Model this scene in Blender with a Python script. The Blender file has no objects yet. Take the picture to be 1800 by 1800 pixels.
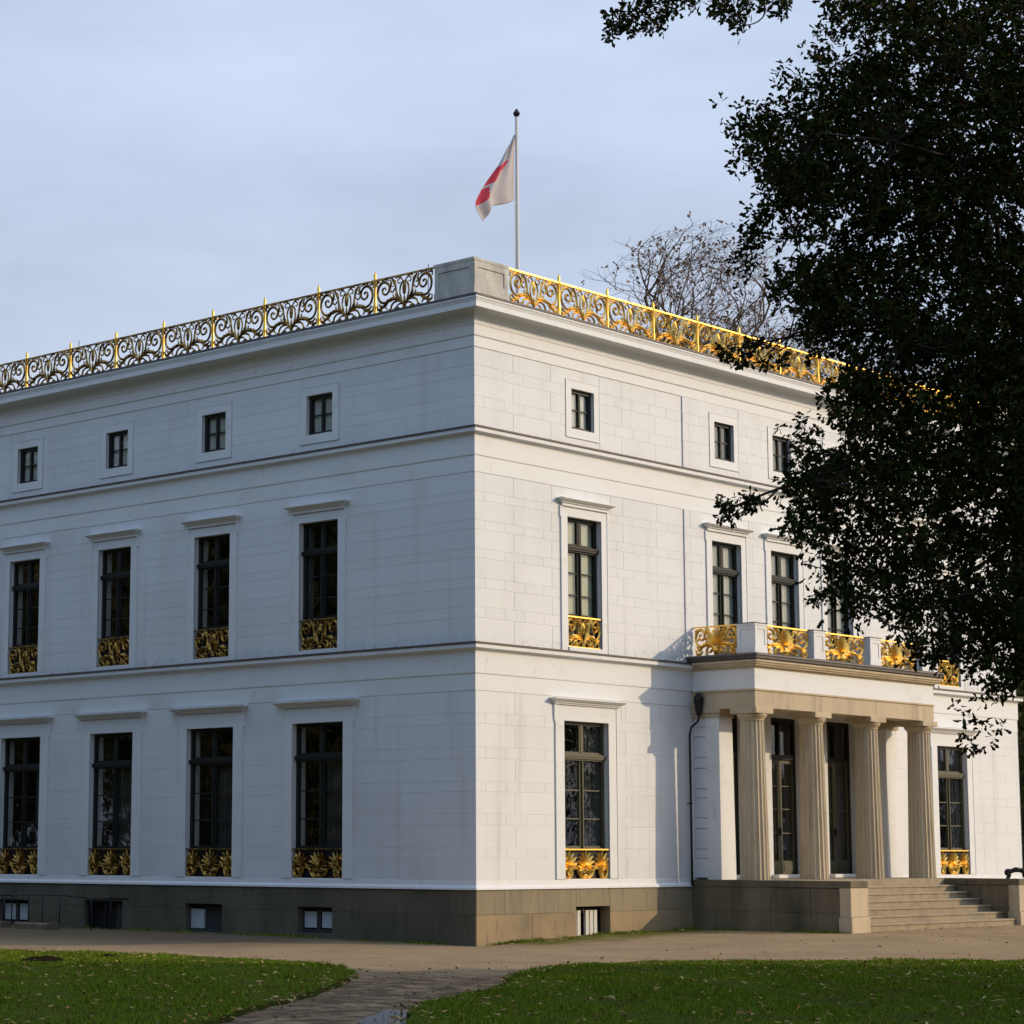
import bpy, bmesh, math, random
import numpy as np
from mathutils import Vector, Matrix
R = math.radians
random.seed(7)
rng = np.random.default_rng(11)
scene = bpy.context.scene
C = scene.collection

# ------------------------------------------------------------------ camera
cam_pos = np.array([-31.5686, -27.1525, 1.65])
_yaw, _pitch, _roll, FPX, PPX = R(47.03882), R(8.31833), R(0.107867), 4085.03, 674.84
FW = np.array([math.sin(_yaw)*math.cos(_pitch), math.cos(_yaw)*math.cos(_pitch), math.sin(_pitch)])
_rt = np.array([math.cos(_yaw), -math.sin(_yaw), 0.0]); _up = np.cross(_rt, FW)
RT = _rt*math.cos(_roll) + _up*math.sin(_roll); UP = -_rt*math.sin(_roll) + _up*math.cos(_roll)
cd = bpy.data.cameras.new('camera'); cam = bpy.data.objects.new('camera', cd); C.objects.link(cam)
cd.sensor_width = 36; cd.sensor_fit = 'HORIZONTAL'; cd.lens = FPX*36/1800
cd.shift_x = (900-PPX)/1800; cd.clip_start = 0.5; cd.clip_end = 3000
cam.matrix_world = Matrix(((RT[0], UP[0], -FW[0], cam_pos[0]), (RT[1], UP[1], -FW[1], cam_pos[1]), (RT[2], UP[2], -FW[2], cam_pos[2]), (0, 0, 0, 1)))
scene.camera = cam

# ------------------------------------------------------------------ sky and sun
SUN_EL = R(20.5)
SUN_AZ = math.atan2(0.676, -0.737)           # clockwise from +Y
w = bpy.data.worlds.new('World'); scene.world = w; w.use_nodes = True
nt = w.node_tree; nt.nodes.clear()
out = nt.nodes.new('ShaderNodeOutputWorld'); bg = nt.nodes.new('ShaderNodeBackground')
sky = nt.nodes.new('ShaderNodeTexSky'); sky.sky_type = 'NISHITA'; sky.sun_disc = False
sky.sun_elevation = SUN_EL; sky.sun_rotation = SUN_AZ
sky.air_density = 1.6; sky.dust_density = 8.5; sky.ozone_density = 6.0
tc = nt.nodes.new('ShaderNodeTexCoord'); mp = nt.nodes.new('ShaderNodeMapping'); mp.inputs['Scale'].default_value = (1.6, 1.6, 5.0); mp.inputs['Location'].default_value = (3.3, 1.2, .7)
nz = nt.nodes.new('ShaderNodeTexNoise'); nz.inputs['Scale'].default_value = 2.2; nz.inputs['Detail'].default_value = 5; nz.inputs['Roughness'].default_value = .55
rp = nt.nodes.new('ShaderNodeValToRGB'); rp.color_ramp.elements[0].position = .32; rp.color_ramp.elements[1].position = .74
rp.color_ramp.elements[0].color = (.36, .36, .36, 1); rp.color_ramp.elements[1].color = (.55, .55, .55, 1)
mx = nt.nodes.new('ShaderNodeMixRGB'); mx.inputs['Color2'].default_value = (6.5, 7.7, 10.2, 1)
nt.links.new(tc.outputs['Generated'], mp.inputs['Vector']); nt.links.new(mp.outputs['Vector'], nz.inputs['Vector'])
nt.links.new(nz.outputs['Fac'], rp.inputs['Fac']); nt.links.new(rp.outputs['Color'], mx.inputs['Fac'])
sx_ = nt.nodes.new('ShaderNodeSeparateXYZ'); nt.links.new(tc.outputs['Generated'], sx_.inputs[0])
hz_ = nt.nodes.new('ShaderNodeValToRGB'); cr = hz_.color_ramp; cr.elements[0].position = .53; cr.elements[1].position = .88; e_ = cr.elements.new(.66)   # haze whitens the lower sky
cr.elements[0].color = (.72, .80, .95, 1); e_.color = (.49, .665, 1.0, 1); cr.elements[1].color = (.20, .68, 1.30, 1)
hm_ = nt.nodes.new('ShaderNodeMixRGB'); hm_.blend_type = 'MULTIPLY'; hm_.inputs['Fac'].default_value = 1; hm_.inputs['Color2'].default_value = (10.2, 10.2, 10.8, 1)
nt.links.new(sx_.outputs['Z'], hz_.inputs['Fac']); nt.links.new(hz_.outputs['Color'], hm_.inputs['Color1']); nt.links.new(hm_.outputs['Color'], mx.inputs['Color2'])
nt.links.new(sky.outputs['Color'], mx.inputs['Color1']); nt.links.new(mx.outputs['Color'], bg.inputs['Color'])
bg.inputs['Strength'].default_value = 0.15
nt.links.new(bg.outputs['Background'], out.inputs['Surface'])
sd = bpy.data.lights.new('sun', 'SUN'); sd.energy = 2.65; sd.angle = R(0.6); sd.color = (1.0, .77, .50)
sun = bpy.data.objects.new('sun', sd); C.objects.link(sun)
sdir = Vector((math.sin(SUN_AZ)*math.cos(SUN_EL), math.cos(SUN_AZ)*math.cos(SUN_EL), math.sin(SUN_EL)))
sun.rotation_euler = sdir.to_track_quat('Z', 'Y').to_euler(); sun.location = sdir*60
vs = scene.view_settings; vs.view_transform = 'Standard'; vs.look = 'None'; vs.exposure = 0.0; vs.gamma = 1.0; vs.use_curve_mapping = False
scene.cycles.max_bounces = 6; scene.cycles.transparent_max_bounces = 8; scene.cycles.caustics_reflective = False

# ------------------------------------------------------------------ helpers
def at(px, py, D):
    """point that lies D metres in front of the camera, at a place measured on the photograph"""
    return cam_pos + D*(FW + RT*((px-PPX)/FPX) + UP*((900-py)/FPX))

def mat(name, col, rough=.7, metal=0.0, noise=None, bump=None, vary=None, island=None, spec=.4, extra=None):
    """noise: (scale, colour2, lo, hi, (sx,sy,sz)); bump: (scale, strength, distance); vary: per-object value jitter; island: list of colours"""
    m = bpy.data.materials.new(name); m.use_nodes = True
    t = m.node_tree; b = t.nodes['Principled BSDF']
    b.inputs['Roughness'].default_value = rough; b.inputs['Metallic'].default_value = metal
    b.inputs['Specular IOR Level'].default_value = spec
    cur = None
    tcn = t.nodes.new('ShaderNodeTexCoord'); geo = t.nodes.new('ShaderNodeNewGeometry')
    def rgb(c):
        n = t.nodes.new('ShaderNodeRGB'); n.outputs[0].default_value = (*c, 1); return n.outputs[0]
    cur = rgb(col)
    if island:
        r = t.nodes.new('ShaderNodeValToRGB'); r.color_ramp.interpolation = 'LINEAR'
        while len(r.color_ramp.elements) < len(island): r.color_ramp.elements.new(.5)
        for i, c in enumerate(island):
            r.color_ramp.elements[i].position = i/(len(island)-1); r.color_ramp.elements[i].color = (*c, 1)
        t.links.new(geo.outputs['Random Per Island'], r.inputs['Fac']); cur = r.outputs['Color']
    for nspec in (noise or []):
        sc, c2, lo, hi, st = nspec
        mpn = t.nodes.new('ShaderNodeMapping'); mpn.inputs['Scale'].default_value = st
        t.links.new(geo.outputs['Position'], mpn.inputs['Vector'])
        n = t.nodes.new('ShaderNodeTexNoise'); n.inputs['Scale'].default_value = sc; n.inputs['Detail'].default_value = 6; n.inputs['Roughness'].default_value = .6
        t.links.new(mpn.outputs['Vector'], n.inputs['Vector'])
        r = t.nodes.new('ShaderNodeMapRange'); r.inputs['From Min'].default_value = lo; r.inputs['From Max'].default_value = hi
        t.links.new(n.outputs['Fac'], r.inputs['Value'])
        mxn = t.nodes.new('ShaderNodeMixRGB'); t.links.new(r.outputs['Result'], mxn.inputs['Fac'])
        t.links.new(cur, mxn.inputs['Color1']); mxn.inputs['Color2'].default_value = (*c2, 1); cur = mxn.outputs['Color']
    if vary:
        oi = t.nodes.new('ShaderNodeObjectInfo'); r = t.nodes.new('ShaderNodeMapRange')
        r.inputs['To Min'].default_value = 1-vary; r.inputs['To Max'].default_value = 1+vary
        t.links.new(oi.outputs['Random'], r.inputs['Value'])
        hs = t.nodes.new('ShaderNodeHueSaturation'); t.links.new(r.outputs['Result'], hs.inputs['Value']); t.links.new(cur, hs.inputs['Color']); cur = hs.outputs['Color']
    if extra: cur = extra(t, cur, geo)
    t.links.new(cur, b.inputs['Base Color'])
    if bump:
        n = t.nodes.new('ShaderNodeTexNoise'); n.inputs['Scale'].default_value = bump[0]; n.inputs['Detail'].default_value = 5
        t.links.new(geo.outputs['Position'], n.inputs['Vector'])
        bp = t.nodes.new('ShaderNodeBump'); bp.inputs['Strength'].default_value = bump[1]; bp.inputs['Distance'].default_value = bump[2]
        t.links.new(n.outputs['Fac'], bp.inputs['Height']); t.links.new(bp.outputs['Normal'], b.inputs['Normal'])
    return m

def obj(name, data, parent=None, loc=None, rot=None, label=None, cat=None, group=None, kind=None):
    o = bpy.data.objects.new(name, data); C.objects.link(o)
    if parent: o.parent = parent
    if loc is not None: o.location = loc
    if rot is not None: o.rotation_euler = rot
    if label: o['label'] = label
    if cat: o['category'] = cat
    if group: o['group'] = group
    if kind: o['kind'] = kind
    return o

def rawmesh(name, verts, quads, m, smooth=False):
    """numpy arrays -> mesh, faces all of one size"""
    me = bpy.data.meshes.new(name); v = np.asarray(verts, np.float32); q = np.asarray(quads, np.int32)
    me.vertices.add(len(v)); me.vertices.foreach_set('co', v.ravel())
    k = q.shape[1]; me.loops.add(q.size); me.loops.foreach_set('vertex_index', q.ravel())
    me.polygons.add(len(q)); me.polygons.foreach_set('loop_start', np.arange(len(q), dtype=np.int32)*k)
    me.polygons.foreach_set('loop_total', np.full(len(q), k, np.int32))
    if smooth: me.polygons.foreach_set('use_smooth', np.ones(len(q), bool))
    me.update(calc_edges=True); me.validate(); me.materials.append(m)
    return me

class MB:
    def __init__(s): s.v = []; s.f = []
    def add(s, vs, fs):
        b = len(s.v); s.v += [tuple(p) for p in vs]; s.f += [tuple(b+i for i in f) for f in fs]; return s
    def quad(s, a, b, c, d): return s.add((a, b, c, d), ((0, 1, 2, 3),))
    def box(s, x0, x1, y0, y1, z0, z1):
        return s.add(((x0, y0, z0), (x1, y0, z0), (x1, y1, z0), (x0, y1, z0), (x0, y0, z1), (x1, y0, z1), (x1, y1, z1), (x0, y1, z1)),
                     ((0, 3, 2, 1), (4, 5, 6, 7), (0, 1, 5, 4), (1, 2, 6, 5), (2, 3, 7, 6), (3, 0, 4, 7)))
    def cham(s, x0, x1, y0, y1, z0, z1, c):
        """box whose front (-y) edges are chamfered by c"""
        V = ((x0, y1, z0), (x1, y1, z0), (x1, y1, z1), (x0, y1, z1), (x0, y0+c, z0), (x1, y0+c, z0), (x1, y0+c, z1), (x0, y0+c, z1),
             (x0+c, y0, z0+c), (x1-c, y0, z0+c), (x1-c, y0, z1-c), (x0+c, y0, z1-c))
        F = ((0, 1, 5, 4), (1, 2, 6, 5), (2, 3, 7, 6), (3, 0, 4, 7), (4, 5, 9, 8), (5, 6, 10, 9), (6, 7, 11, 10), (7, 4, 8, 11), (8, 9, 10, 11))
        return s.add(V, F)
    def tube(s, pts, rad, n=6, cap=True):
        P = [Vector(p) for p in pts]; k = len(P)
        rs = rad if hasattr(rad, '__len__') else [rad]*k
        ref = None; rings = []
        for i in range(k):
            d = (P[min(i+1, k-1)]-P[max(i-1, 0)]).normalized()
            if ref is None: ref = d.orthogonal().normalized()
            ref = (ref - d*ref.dot(d)); ref = ref.normalized() if ref.length > 1e-6 else d.orthogonal().normalized()
            e = d.cross(ref)
            rings.append([P[i]+(ref*math.cos(a)+e*math.sin(a))*rs[i] for a in [2*math.pi*j/n for j in range(n)]])
        V = [p for r in rings for p in r]; F = []
        for i in range(k-1):
            for j in range(n): F.append((i*n+j, i*n+(j+1) % n, (i+1)*n+(j+1) % n, (i+1)*n+j))
        if cap: F.append(tuple(range(n))[::-1]); F.append(tuple((k-1)*n+j for j in range(n)))
        return s.add(V, F)
    def lathe(s, prof, n, cx=0, cy=0, flute=0, nfl=20):
        V = []; F = []; k = len(prof)
        for (r, z, fl) in prof:
            for j in range(n):
                a = 2*math.pi*j/n; rr = r
                if fl: rr = r*(1-fl*(abs(math.sin(a*nfl/2))**.8))
                V.append((cx+rr*math.cos(a), cy+rr*math.sin(a), z))
        for i in range(k-1):
            for j in range(n): F.append((i*n+j, i*n+(j+1) % n, (i+1)*n+(j+1) % n, (i+1)*n+j))
        F.append(tuple((k-1)*n+j for j in range(n)))
        return s.add(V, F)
    def sweep(s, ring, prof):
        """prof: [(offset, z)...] from top down, ring(e) -> plan points"""
        first = ring(0); k = len(first); V = []
        for e, z in prof: V += [(x, y, z) for x, y in ring(e)[:k]]
        closed = s_closed = getattr(ring, 'closed', False); F = []
        for i in range(len(prof)-1):
            for j in range(k if closed else k-1):
                F.append((i*k+j, (i+1)*k+j, (i+1)*k+(j+1) % k, i*k+(j+1) % k))
        return s.add(V, F)
    def ribbon(s, pts, wid, dep, y0=0.0):
        """leaf-like iron strip in the x-z plane with a raised ridge; front is -y"""
        P = [Vector((p[0], p[1])) for p in pts]; k = len(P); V = []; F = []
        ws = wid if hasattr(wid, '__len__') else [wid]*k
        for i in range(k):
            d = P[min(i+1, k-1)]-P[max(i-1, 0)]; d = d.normalized() if d.length > 1e-9 else Vector((1, 0)); nn = Vector((-d.y, d.x))
            a = P[i]+nn*ws[i]; b = P[i]-nn*ws[i]
            V += [(a.x, y0, a.y), (P[i].x, y0-dep, P[i].y), (b.x, y0, b.y), (P[i].x, y0+dep, P[i].y)]
        for i in range(k-1):
            for j in range(4): F.append((i*4+j, i*4+(j+1) % 4, (i+1)*4+(j+1) % 4, (i+1)*4+j))
        F += [(3, 2, 1, 0), tuple((k-1)*4+j for j in range(4))]
        return s.add(V, F)
    def mesh(s, name, m, smooth=False, fix=False):
        me = bpy.data.meshes.new(name); me.from_pydata(s.v, [], s.f); me.materials.append(m)
        if fix:
            b = bmesh.new(); b.from_mesh(me); bmesh.ops.recalc_face_normals(b, faces=b.faces); b.to_mesh(me); b.free()
        if smooth: me.polygons.foreach_set('use_smooth', np.ones(len(me.polygons), bool))
        me.update(); return me

def spline(pts, n=6):
    """Catmull-Rom through 2D/3D points"""
    P = [np.array(p, float) for p in pts]; P = [2*P[0]-P[1]]+P+[2*P[-1]-P[-2]]; o = []
    for i in range(1, len(P)-2):
        for j in range(n):
            t = j/n; a, b, c, d = P[i-1], P[i], P[i+1], P[i+2]
            o.append(.5*((2*b)+(c-a)*t+(2*a-5*b+4*c-d)*t*t+(3*b-a-3*c+d)*t**3))
    o.append(P[-2]); return o

# ------------------------------------------------------------------ materials
def splash(t, cur, geo):
    """dark dirt splashed up the wall just above the string courses, and grime below the eaves"""
    sep = t.nodes.new('ShaderNodeSeparateXYZ'); t.links.new(geo.outputs['Position'], sep.inputs[0])
    n = t.nodes.new('ShaderNodeTexNoise'); n.inputs['Scale'].default_value = 7; n.inputs['Detail'].default_value = 8; n.inputs['Roughness'].default_value = .7; t.links.new(geo.outputs['Position'], n.inputs['Vector'])
    for z0, z1, amt, lo, hi in ((5.36, 5.62, .65, .52, .66), (9.30, 9.50, .35, .52, .68), (9.9, 11.4, .16, .45, .75)):
        a = t.nodes.new('ShaderNodeMapRange'); a.inputs['From Min'].default_value = z1; a.inputs['From Max'].default_value = z0; t.links.new(sep.outputs['Z'], a.inputs['Value'])
        if z0 > 9.6: a.inputs['From Min'].default_value = z0; a.inputs['From Max'].default_value = z1
        g = t.nodes.new('ShaderNodeMath'); g.operation = 'GREATER_THAN'; g.inputs[1].default_value = z0-.05; t.links.new(sep.outputs['Z'], g.inputs[0])
        b_ = t.nodes.new('ShaderNodeMapRange'); b_.inputs['From Min'].default_value = lo; b_.inputs['From Max'].default_value = hi; t.links.new(n.outputs['Fac'], b_.inputs['Value'])
        m1 = t.nodes.new('ShaderNodeMath'); m1.operation = 'MULTIPLY'; t.links.new(a.outputs[0], m1.inputs[0]); t.links.new(b_.outputs[0], m1.inputs[1])
        m2 = t.nodes.new('ShaderNodeMath'); m2.operation = 'MULTIPLY'; t.links.new(m1.outputs[0], m2.inputs[0]); t.links.new(g.outputs[0], m2.inputs[1])
        m3 = t.nodes.new('ShaderNodeMath'); m3.operation = 'MULTIPLY'; t.links.new(m2.outputs[0], m3.inputs[0]); m3.inputs[1].default_value = amt
        x = t.nodes.new('ShaderNodeMixRGB'); t.links.new(m3.outputs[0], x.inputs['Fac']); t.links.new(cur, x.inputs['Color1']); x.inputs['Color2'].default_value = (.14, .145, .14, 1); cur = x.outputs['Color']
    return cur
M = {}
M['white'] = mat('white_render', (.715, .735, .76), .75, noise=[(.55, (.59, .60, .61), .5, .85, (1, 1, .6)), (2.6, (.50, .50, .49), .56, .95, (1, 1, .06)), (9, (.42, .42, .40), .66, .92, (1, 1, .5))], bump=(60, .12, .004), vary=.02, extra=splash)
M['white_trim'] = mat('white_trim', (.725, .745, .765), .7, noise=[(1.1, (.58, .57, .54), .55, .9, (1, 1, 2)), (5, (.40, .40, .37), .62, .95, (1, 1, .5))], bump=(50, .08, .004))
M['pier'] = mat('parapet_stone', (.55, .53, .48), .85, noise=[(3, (.33, .33, .30), .42, .75, (1, 1, .5)), (18, (.25, .25, .23), .6, .85, (1, 1, .5))], bump=(40, .2, .005))
M['lead'] = mat('lead_sheet', (.075, .062, .058), .6, noise=[(5, (.13, .11, .10), .45, .8, (1, 1, 1))])
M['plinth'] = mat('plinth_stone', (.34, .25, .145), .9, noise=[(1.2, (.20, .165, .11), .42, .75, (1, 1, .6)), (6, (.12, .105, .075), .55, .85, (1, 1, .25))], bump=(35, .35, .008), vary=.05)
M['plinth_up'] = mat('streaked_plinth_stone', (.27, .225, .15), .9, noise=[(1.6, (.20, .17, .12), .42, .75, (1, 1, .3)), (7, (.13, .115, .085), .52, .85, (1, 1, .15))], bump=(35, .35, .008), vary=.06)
M['plinth_side'] = mat('dark_plinth_stone', (.125, .11, .078), .9, noise=[(1.2, (.075, .07, .052), .42, .75, (1, 1, .6)), (6, (.05, .055, .035), .55, .85, (1, 1, .25))], bump=(35, .35, .008), vary=.12)  # darker stone colour for the side wall's plinth
M['stone'] = mat('sandstone', (.52, .43, .30), .85, noise=[(2.2, (.38, .315, .215), .45, .8, (1, 1, .35)), (9, (.20, .17, .125), .56, .88, (1, 1, .12))], bump=(45, .3, .006), vary=.05)
M['dstone'] = mat('weathered_stone', (.19, .155, .10), .92, noise=[(1.8, (.075, .068, .045), .38, .7, (1, 1, .35)), (7, (.27, .24, .18), .64, .9, (1, 1, .4))], bump=(30, .4, .01), vary=.12)
M['step'] = mat('step_stone', (.33, .27, .185), .9, noise=[(4, (.20, .165, .11), .45, .8, (1, 1, 1))], bump=(40, .4, .008), vary=.06)
M['gold'] = mat('gilded_iron', (.95, .60, .13), .44, .92, noise=[(9, (.75, .42, .08), .45, .8, (1, 1, 1))], bump=(30, .25, .01), spec=.5)
M['gold_shade'] = mat('shaded_gilding', (.55, .33, .075), .42, .9, noise=[(14, (.075, .05, .016), .38, .60, (1, 1, 1))], bump=(30, .25, .01))  # gilding on the side wall, its shade darkened into the colour
M['frame'] = mat('window_paint', (.020, .023, .022), .5, noise=[(20, (.03, .03, .025), .4, .8, (1, 1, 1))], spec=.2)
M['frameolive'] = mat('olive_window_paint', (.085, .078, .042), .5, noise=[(20, (.09, .085, .055), .4, .8, (1, 1, 1))])
M['black'] = mat('black_board', (.012, .013, .015), .6)
M['iron'] = mat('dark_iron', (.03, .03, .032), .5, .6)
M['blind'] = mat('olive_blind', (.50, .50, .36), .9)
M['curtain'] = mat('grey_curtain', (.50, .49, .46), .9)
M['net'] = mat('white_curtain', (.62, .63, .60), .9)
M['drape'] = mat('dark_drape', (.06, .06, .06), .95)
M['room'] = mat('room_wall', (.05, .045, .04), .9)
M['roof'] = mat('roof_felt', (.06, .06, .06), .9)
M['paleboard'] = mat('pale_board', (.50, .56, .60), .5)
M['palewood'] = mat('pale_slat', (.62, .60, .55), .6)
M['darkboard'] = mat('dark_board', (.035, .037, .042), .6)
M['pole'] = mat('pole_paint', (.55, .54, .52), .5)
M['flag'] = mat('flag_white', (.42, .39, .40), .9); M['flagred'] = mat('flag_red', (.50, .04, .06), .9)
M['bark'] = mat('oak_bark', (.055, .045, .035), .95, noise=[(6, (.03, .026, .02), .4, .8, (1, 1, .3))], bump=(25, .6, .02))
M['twig'] = mat('bare_twig', (.15, .105, .075), .95)
M['leaf'] = mat('oak_leaf', (.03, .045, .012), .6, island=[(.016, .026, .007), (.022, .036, .009), (.028, .040, .010), (.022, .030, .009), (.055, .032, .010), (.018, .030, .008)], spec=.0)
M['autumn'] = mat('autumn_leaf', (.2, .1, .04), .8, island=[(.16, .075, .035), (.22, .11, .05), (.13, .07, .04)])
M['parkleaf'] = mat('park_leaf', (.04, .055, .015), .75, island=[(.028, .042, .012), (.05, .062, .016), (.10, .085, .018), (.035, .05, .014)])
M['yellowleaf'] = mat('yellow_leaf', (.2, .16, .02), .75, island=[(.22, .17, .025), (.30, .22, .03), (.12, .12, .022), (.26, .15, .03)])
M['fallen'] = mat('fallen_leaf', (.2, .1, .03), .85, island=[(.20, .08, .025), (.36, .18, .05), (.55, .42, .17), (.14, .06, .025), (.45, .27, .07)])
M['grass'] = mat('grass_blade', (.05, .09, .015), .75, island=[(.11, .20, .012), (.14, .24, .015), (.17, .23, .02), (.12, .18, .013), (.24, .21, .04)], spec=.0,
                 noise=[(.9, (.16, .125, .04), .52, .8, (1, 1, 1))])
M['soil'] = mat('lawn_soil', (.075, .10, .016), .95, noise=[(3, (.06, .045, .025), .45, .7, (1, 1, 1))], bump=(40, .5, .02), spec=0)
M['farground'] = mat('park_ground', (.05, .065, .02), .95, noise=[(.4, (.075, .065, .03), .45, .7, (1, 1, 1))])
M['pebble'] = mat('pebble', (.2, .18, .15), .9, island=[(.11, .09, .07), (.17, .14, .11), (.25, .21, .17), (.07, .06, .05)], spec=.1)
M['mud'] = mat('molehill_soil', (.028, .02, .014), 1.0, bump=(40, 1.0, .05), spec=0)
M['moss'] = mat('moss', (.05, .07, .015), .95)

def pathextra(t, cur, geo):
    """mossy edge along the foot of the walls, darker wheel ruts on the crossing"""
    sep = t.nodes.new('ShaderNodeSeparateXYZ'); t.links.new(geo.outputs['Position'], sep.inputs[0])
    def mth(op, a, b=None, c=None):
        n = t.nodes.new('ShaderNodeMath'); n.operation = op
        for i, q in enumerate((a, b, c)):
            if q is None: continue
            if isinstance(q, (int, float)): n.inputs[i].default_value = q
            else: t.links.new(q, n.inputs[i])
        return n.outputs[0]
    def noise(sc, st=(1, 1, 1)):
        mpn = t.nodes.new('ShaderNodeMapping'); mpn.inputs['Scale'].default_value = st; t.links.new(geo.outputs['Position'], mpn.inputs['Vector'])
        n = t.nodes.new('ShaderNodeTexNoise'); n.inputs['Scale'].default_value = sc; n.inputs['Detail'].default_value = 6; n.inputs['Roughness'].default_value = .62
        t.links.new(mpn.outputs['Vector'], n.inputs['Vector']); return n.outputs['Fac']
    def ramp(v, lo, hi):
        r = t.nodes.new('ShaderNodeMapRange'); r.interpolation_type = 'SMOOTHSTEP'; r.inputs['From Min'].default_value = lo; r.inputs['From Max'].default_value = hi
        t.links.new(v, r.inputs['Value']); return r.outputs['Result']
    def mixc(f, a, c2):
        m_ = t.nodes.new('ShaderNodeMixRGB'); t.links.new(f, m_.inputs['Fac']); t.links.new(a, m_.inputs['Color1']); m_.inputs['Color2'].default_value = (*c2, 1); return m_.outputs['Color']
    n1 = noise(1.3); n2 = noise(2.4)
    # moss by the walls
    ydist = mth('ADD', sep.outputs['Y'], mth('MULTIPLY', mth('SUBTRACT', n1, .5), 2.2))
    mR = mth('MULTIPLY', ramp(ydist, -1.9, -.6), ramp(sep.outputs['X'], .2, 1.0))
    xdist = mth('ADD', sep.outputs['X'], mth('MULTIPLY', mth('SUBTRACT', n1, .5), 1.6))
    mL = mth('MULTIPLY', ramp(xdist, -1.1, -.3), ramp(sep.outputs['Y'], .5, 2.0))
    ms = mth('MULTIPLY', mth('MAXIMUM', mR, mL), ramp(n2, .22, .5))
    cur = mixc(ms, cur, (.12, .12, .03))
    wall_shade = mth('MULTIPLY', mth('MULTIPLY', ramp(xdist, -5.5, -2.0), ramp(sep.outputs['Y'], 1.0, 4.0)), .75)  # the house's shade on the path by the side wall, painted into the colour
    wall_shade = mth('MULTIPLY', wall_shade, mth('SUBTRACT', 1.0, ramp(sep.outputs['X'], -.2, .2)))
    cur = mixc(wall_shade, cur, (.115, .095, .068))
    # wet crossing: darker, stonier ground towards the viewer
    dd = mth('ADD', mth('ADD', mth('MULTIPLY', sep.outputs['X'], .72), mth('MULTIPLY', sep.outputs['Y'], .67)), mth('MULTIPLY', mth('SUBTRACT', n1, .5), 5.0))
    wet = mth('MULTIPLY', mth('SUBTRACT', 1.0, ramp(dd, -10.5, -6.5)), ramp(n2, .36, .56))
    wet = mth('MULTIPLY', wet, .85)
    cur = mixc(wet, cur, (.10, .072, .052))
    sp = noise(16); cur = mixc(mth('MULTIPLY', ramp(sp, .55, .72), .45), cur, (.10, .072, .048)); cur = mixc(mth('MULTIPLY', ramp(noise(48), .60, .70), .22), cur, (.42, .34, .25))
    # pale dry band next to the lawns
    return cur
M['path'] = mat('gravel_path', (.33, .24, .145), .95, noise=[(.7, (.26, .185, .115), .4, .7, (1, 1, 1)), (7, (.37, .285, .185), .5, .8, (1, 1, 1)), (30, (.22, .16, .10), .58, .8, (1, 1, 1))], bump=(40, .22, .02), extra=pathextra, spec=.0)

def glassmat(name, tint, k):
    m = bpy.data.materials.new(name); m.use_nodes = True; t = m.node_tree; t.nodes.clear()
    o = t.nodes.new('ShaderNodeOutputMaterial'); mxs = t.nodes.new('ShaderNodeMixShader'); tr = t.nodes.new('ShaderNodeBsdfTransparent'); gl = t.nodes.new('ShaderNodeBsdfGlossy')
    tr.inputs['Color'].default_value = (*tint, 1); gl.inputs['Roughness'].default_value = .015; gl.inputs['Color'].default_value = (.95, .96, 1, 1)
    lw = t.nodes.new('ShaderNodeLayerWeight'); lw.inputs['Blend'].default_value = .5
    fr = t.nodes.new('ShaderNodeMath'); fr.operation = 'POWER'; fr.inputs[1].default_value = 4.0; t.links.new(lw.outputs['Facing'], fr.inputs[0])
    mm = t.nodes.new('ShaderNodeMath'); mm.operation = 'MULTIPLY_ADD'; mm.inputs[1].default_value = k; mm.inputs[2].default_value = .07; mm.use_clamp = True
    g = t.nodes.new('ShaderNodeNewGeometry'); nz_ = t.nodes.new('ShaderNodeTexNoise'); nz_.inputs['Scale'].default_value = 2.3
    bp = t.nodes.new('ShaderNodeBump'); bp.inputs['Strength'].default_value = .12; bp.inputs['Distance'].default_value = .02
    t.links.new(g.outputs['Position'], nz_.inputs['Vector']); t.links.new(nz_.outputs['Fac'], bp.inputs['Height'])
    t.links.new(bp.outputs['Normal'], gl.inputs['Normal'])
    t.links.new(fr.outputs[0], mm.inputs[0]); t.links.new(mm.outputs[0], mxs.inputs['Fac']); t.links.new(tr.outputs[0], mxs.inputs[1]); t.links.new(gl.outputs[0], mxs.inputs[2]); t.links.new(mxs.outputs[0], o.inputs['Surface'])
    return m
M['glass'] = glassmat('window_glass', (.84, .88, .84), .9)

# ------------------------------------------------------------------ ground
def hgt(x, y):
    """ground rises gently towards the porch and along the side wall"""
    h = 0.0
    if x > 0:
        f = 1.0 if y > -3.8 else max(0.0, 1-(-y-3.8)/5.0); f = f*f*(3-2*f)
        h = .18*(1-math.exp(-x/2.8))*f
    elif y > 0:
        f = 1.0 if x > -1.2 else max(0.0, 1-(-x-1.2)/4.5); f = f*f*(3-2*f)
        h = .09*(1-math.exp(-y/3.0))*f
    return h
def gridmesh(name, xs, ys, zf, m):
    V = [(x, y, zf(x, y)) for y in ys for x in xs]; n = len(xs)
    F = [(j*n+i, j*n+i+1, (j+1)*n+i+1, (j+1)*n+i) for j in range(len(ys)-1) for i in range(n-1)]
    return rawmesh(name, V, F, m, True)
far = [-900, -500, -300, -180, -110, -70, -45]
gx = far+list(range(-40, 41, 5))+[60, 90, 140, 220, 350, 600, 900]
obj('ground', gridmesh('ground', gx, gx, lambda x, y: -.06, M['farground']), kind='structure')
px_ = list(np.arange(-26, 34.1, .3)); py_ = list(np.arange(-26, 30.1, .3))
rut = [np.array(q) for q in ((-20, -14.6), (-16.2, -11.6), (-12.8, -9.0), (-9.5, -6.9), (-6.5, -5.1), (-3, -4.3), (2, -4.6), (8, -5.6), (20, -7))]
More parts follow.
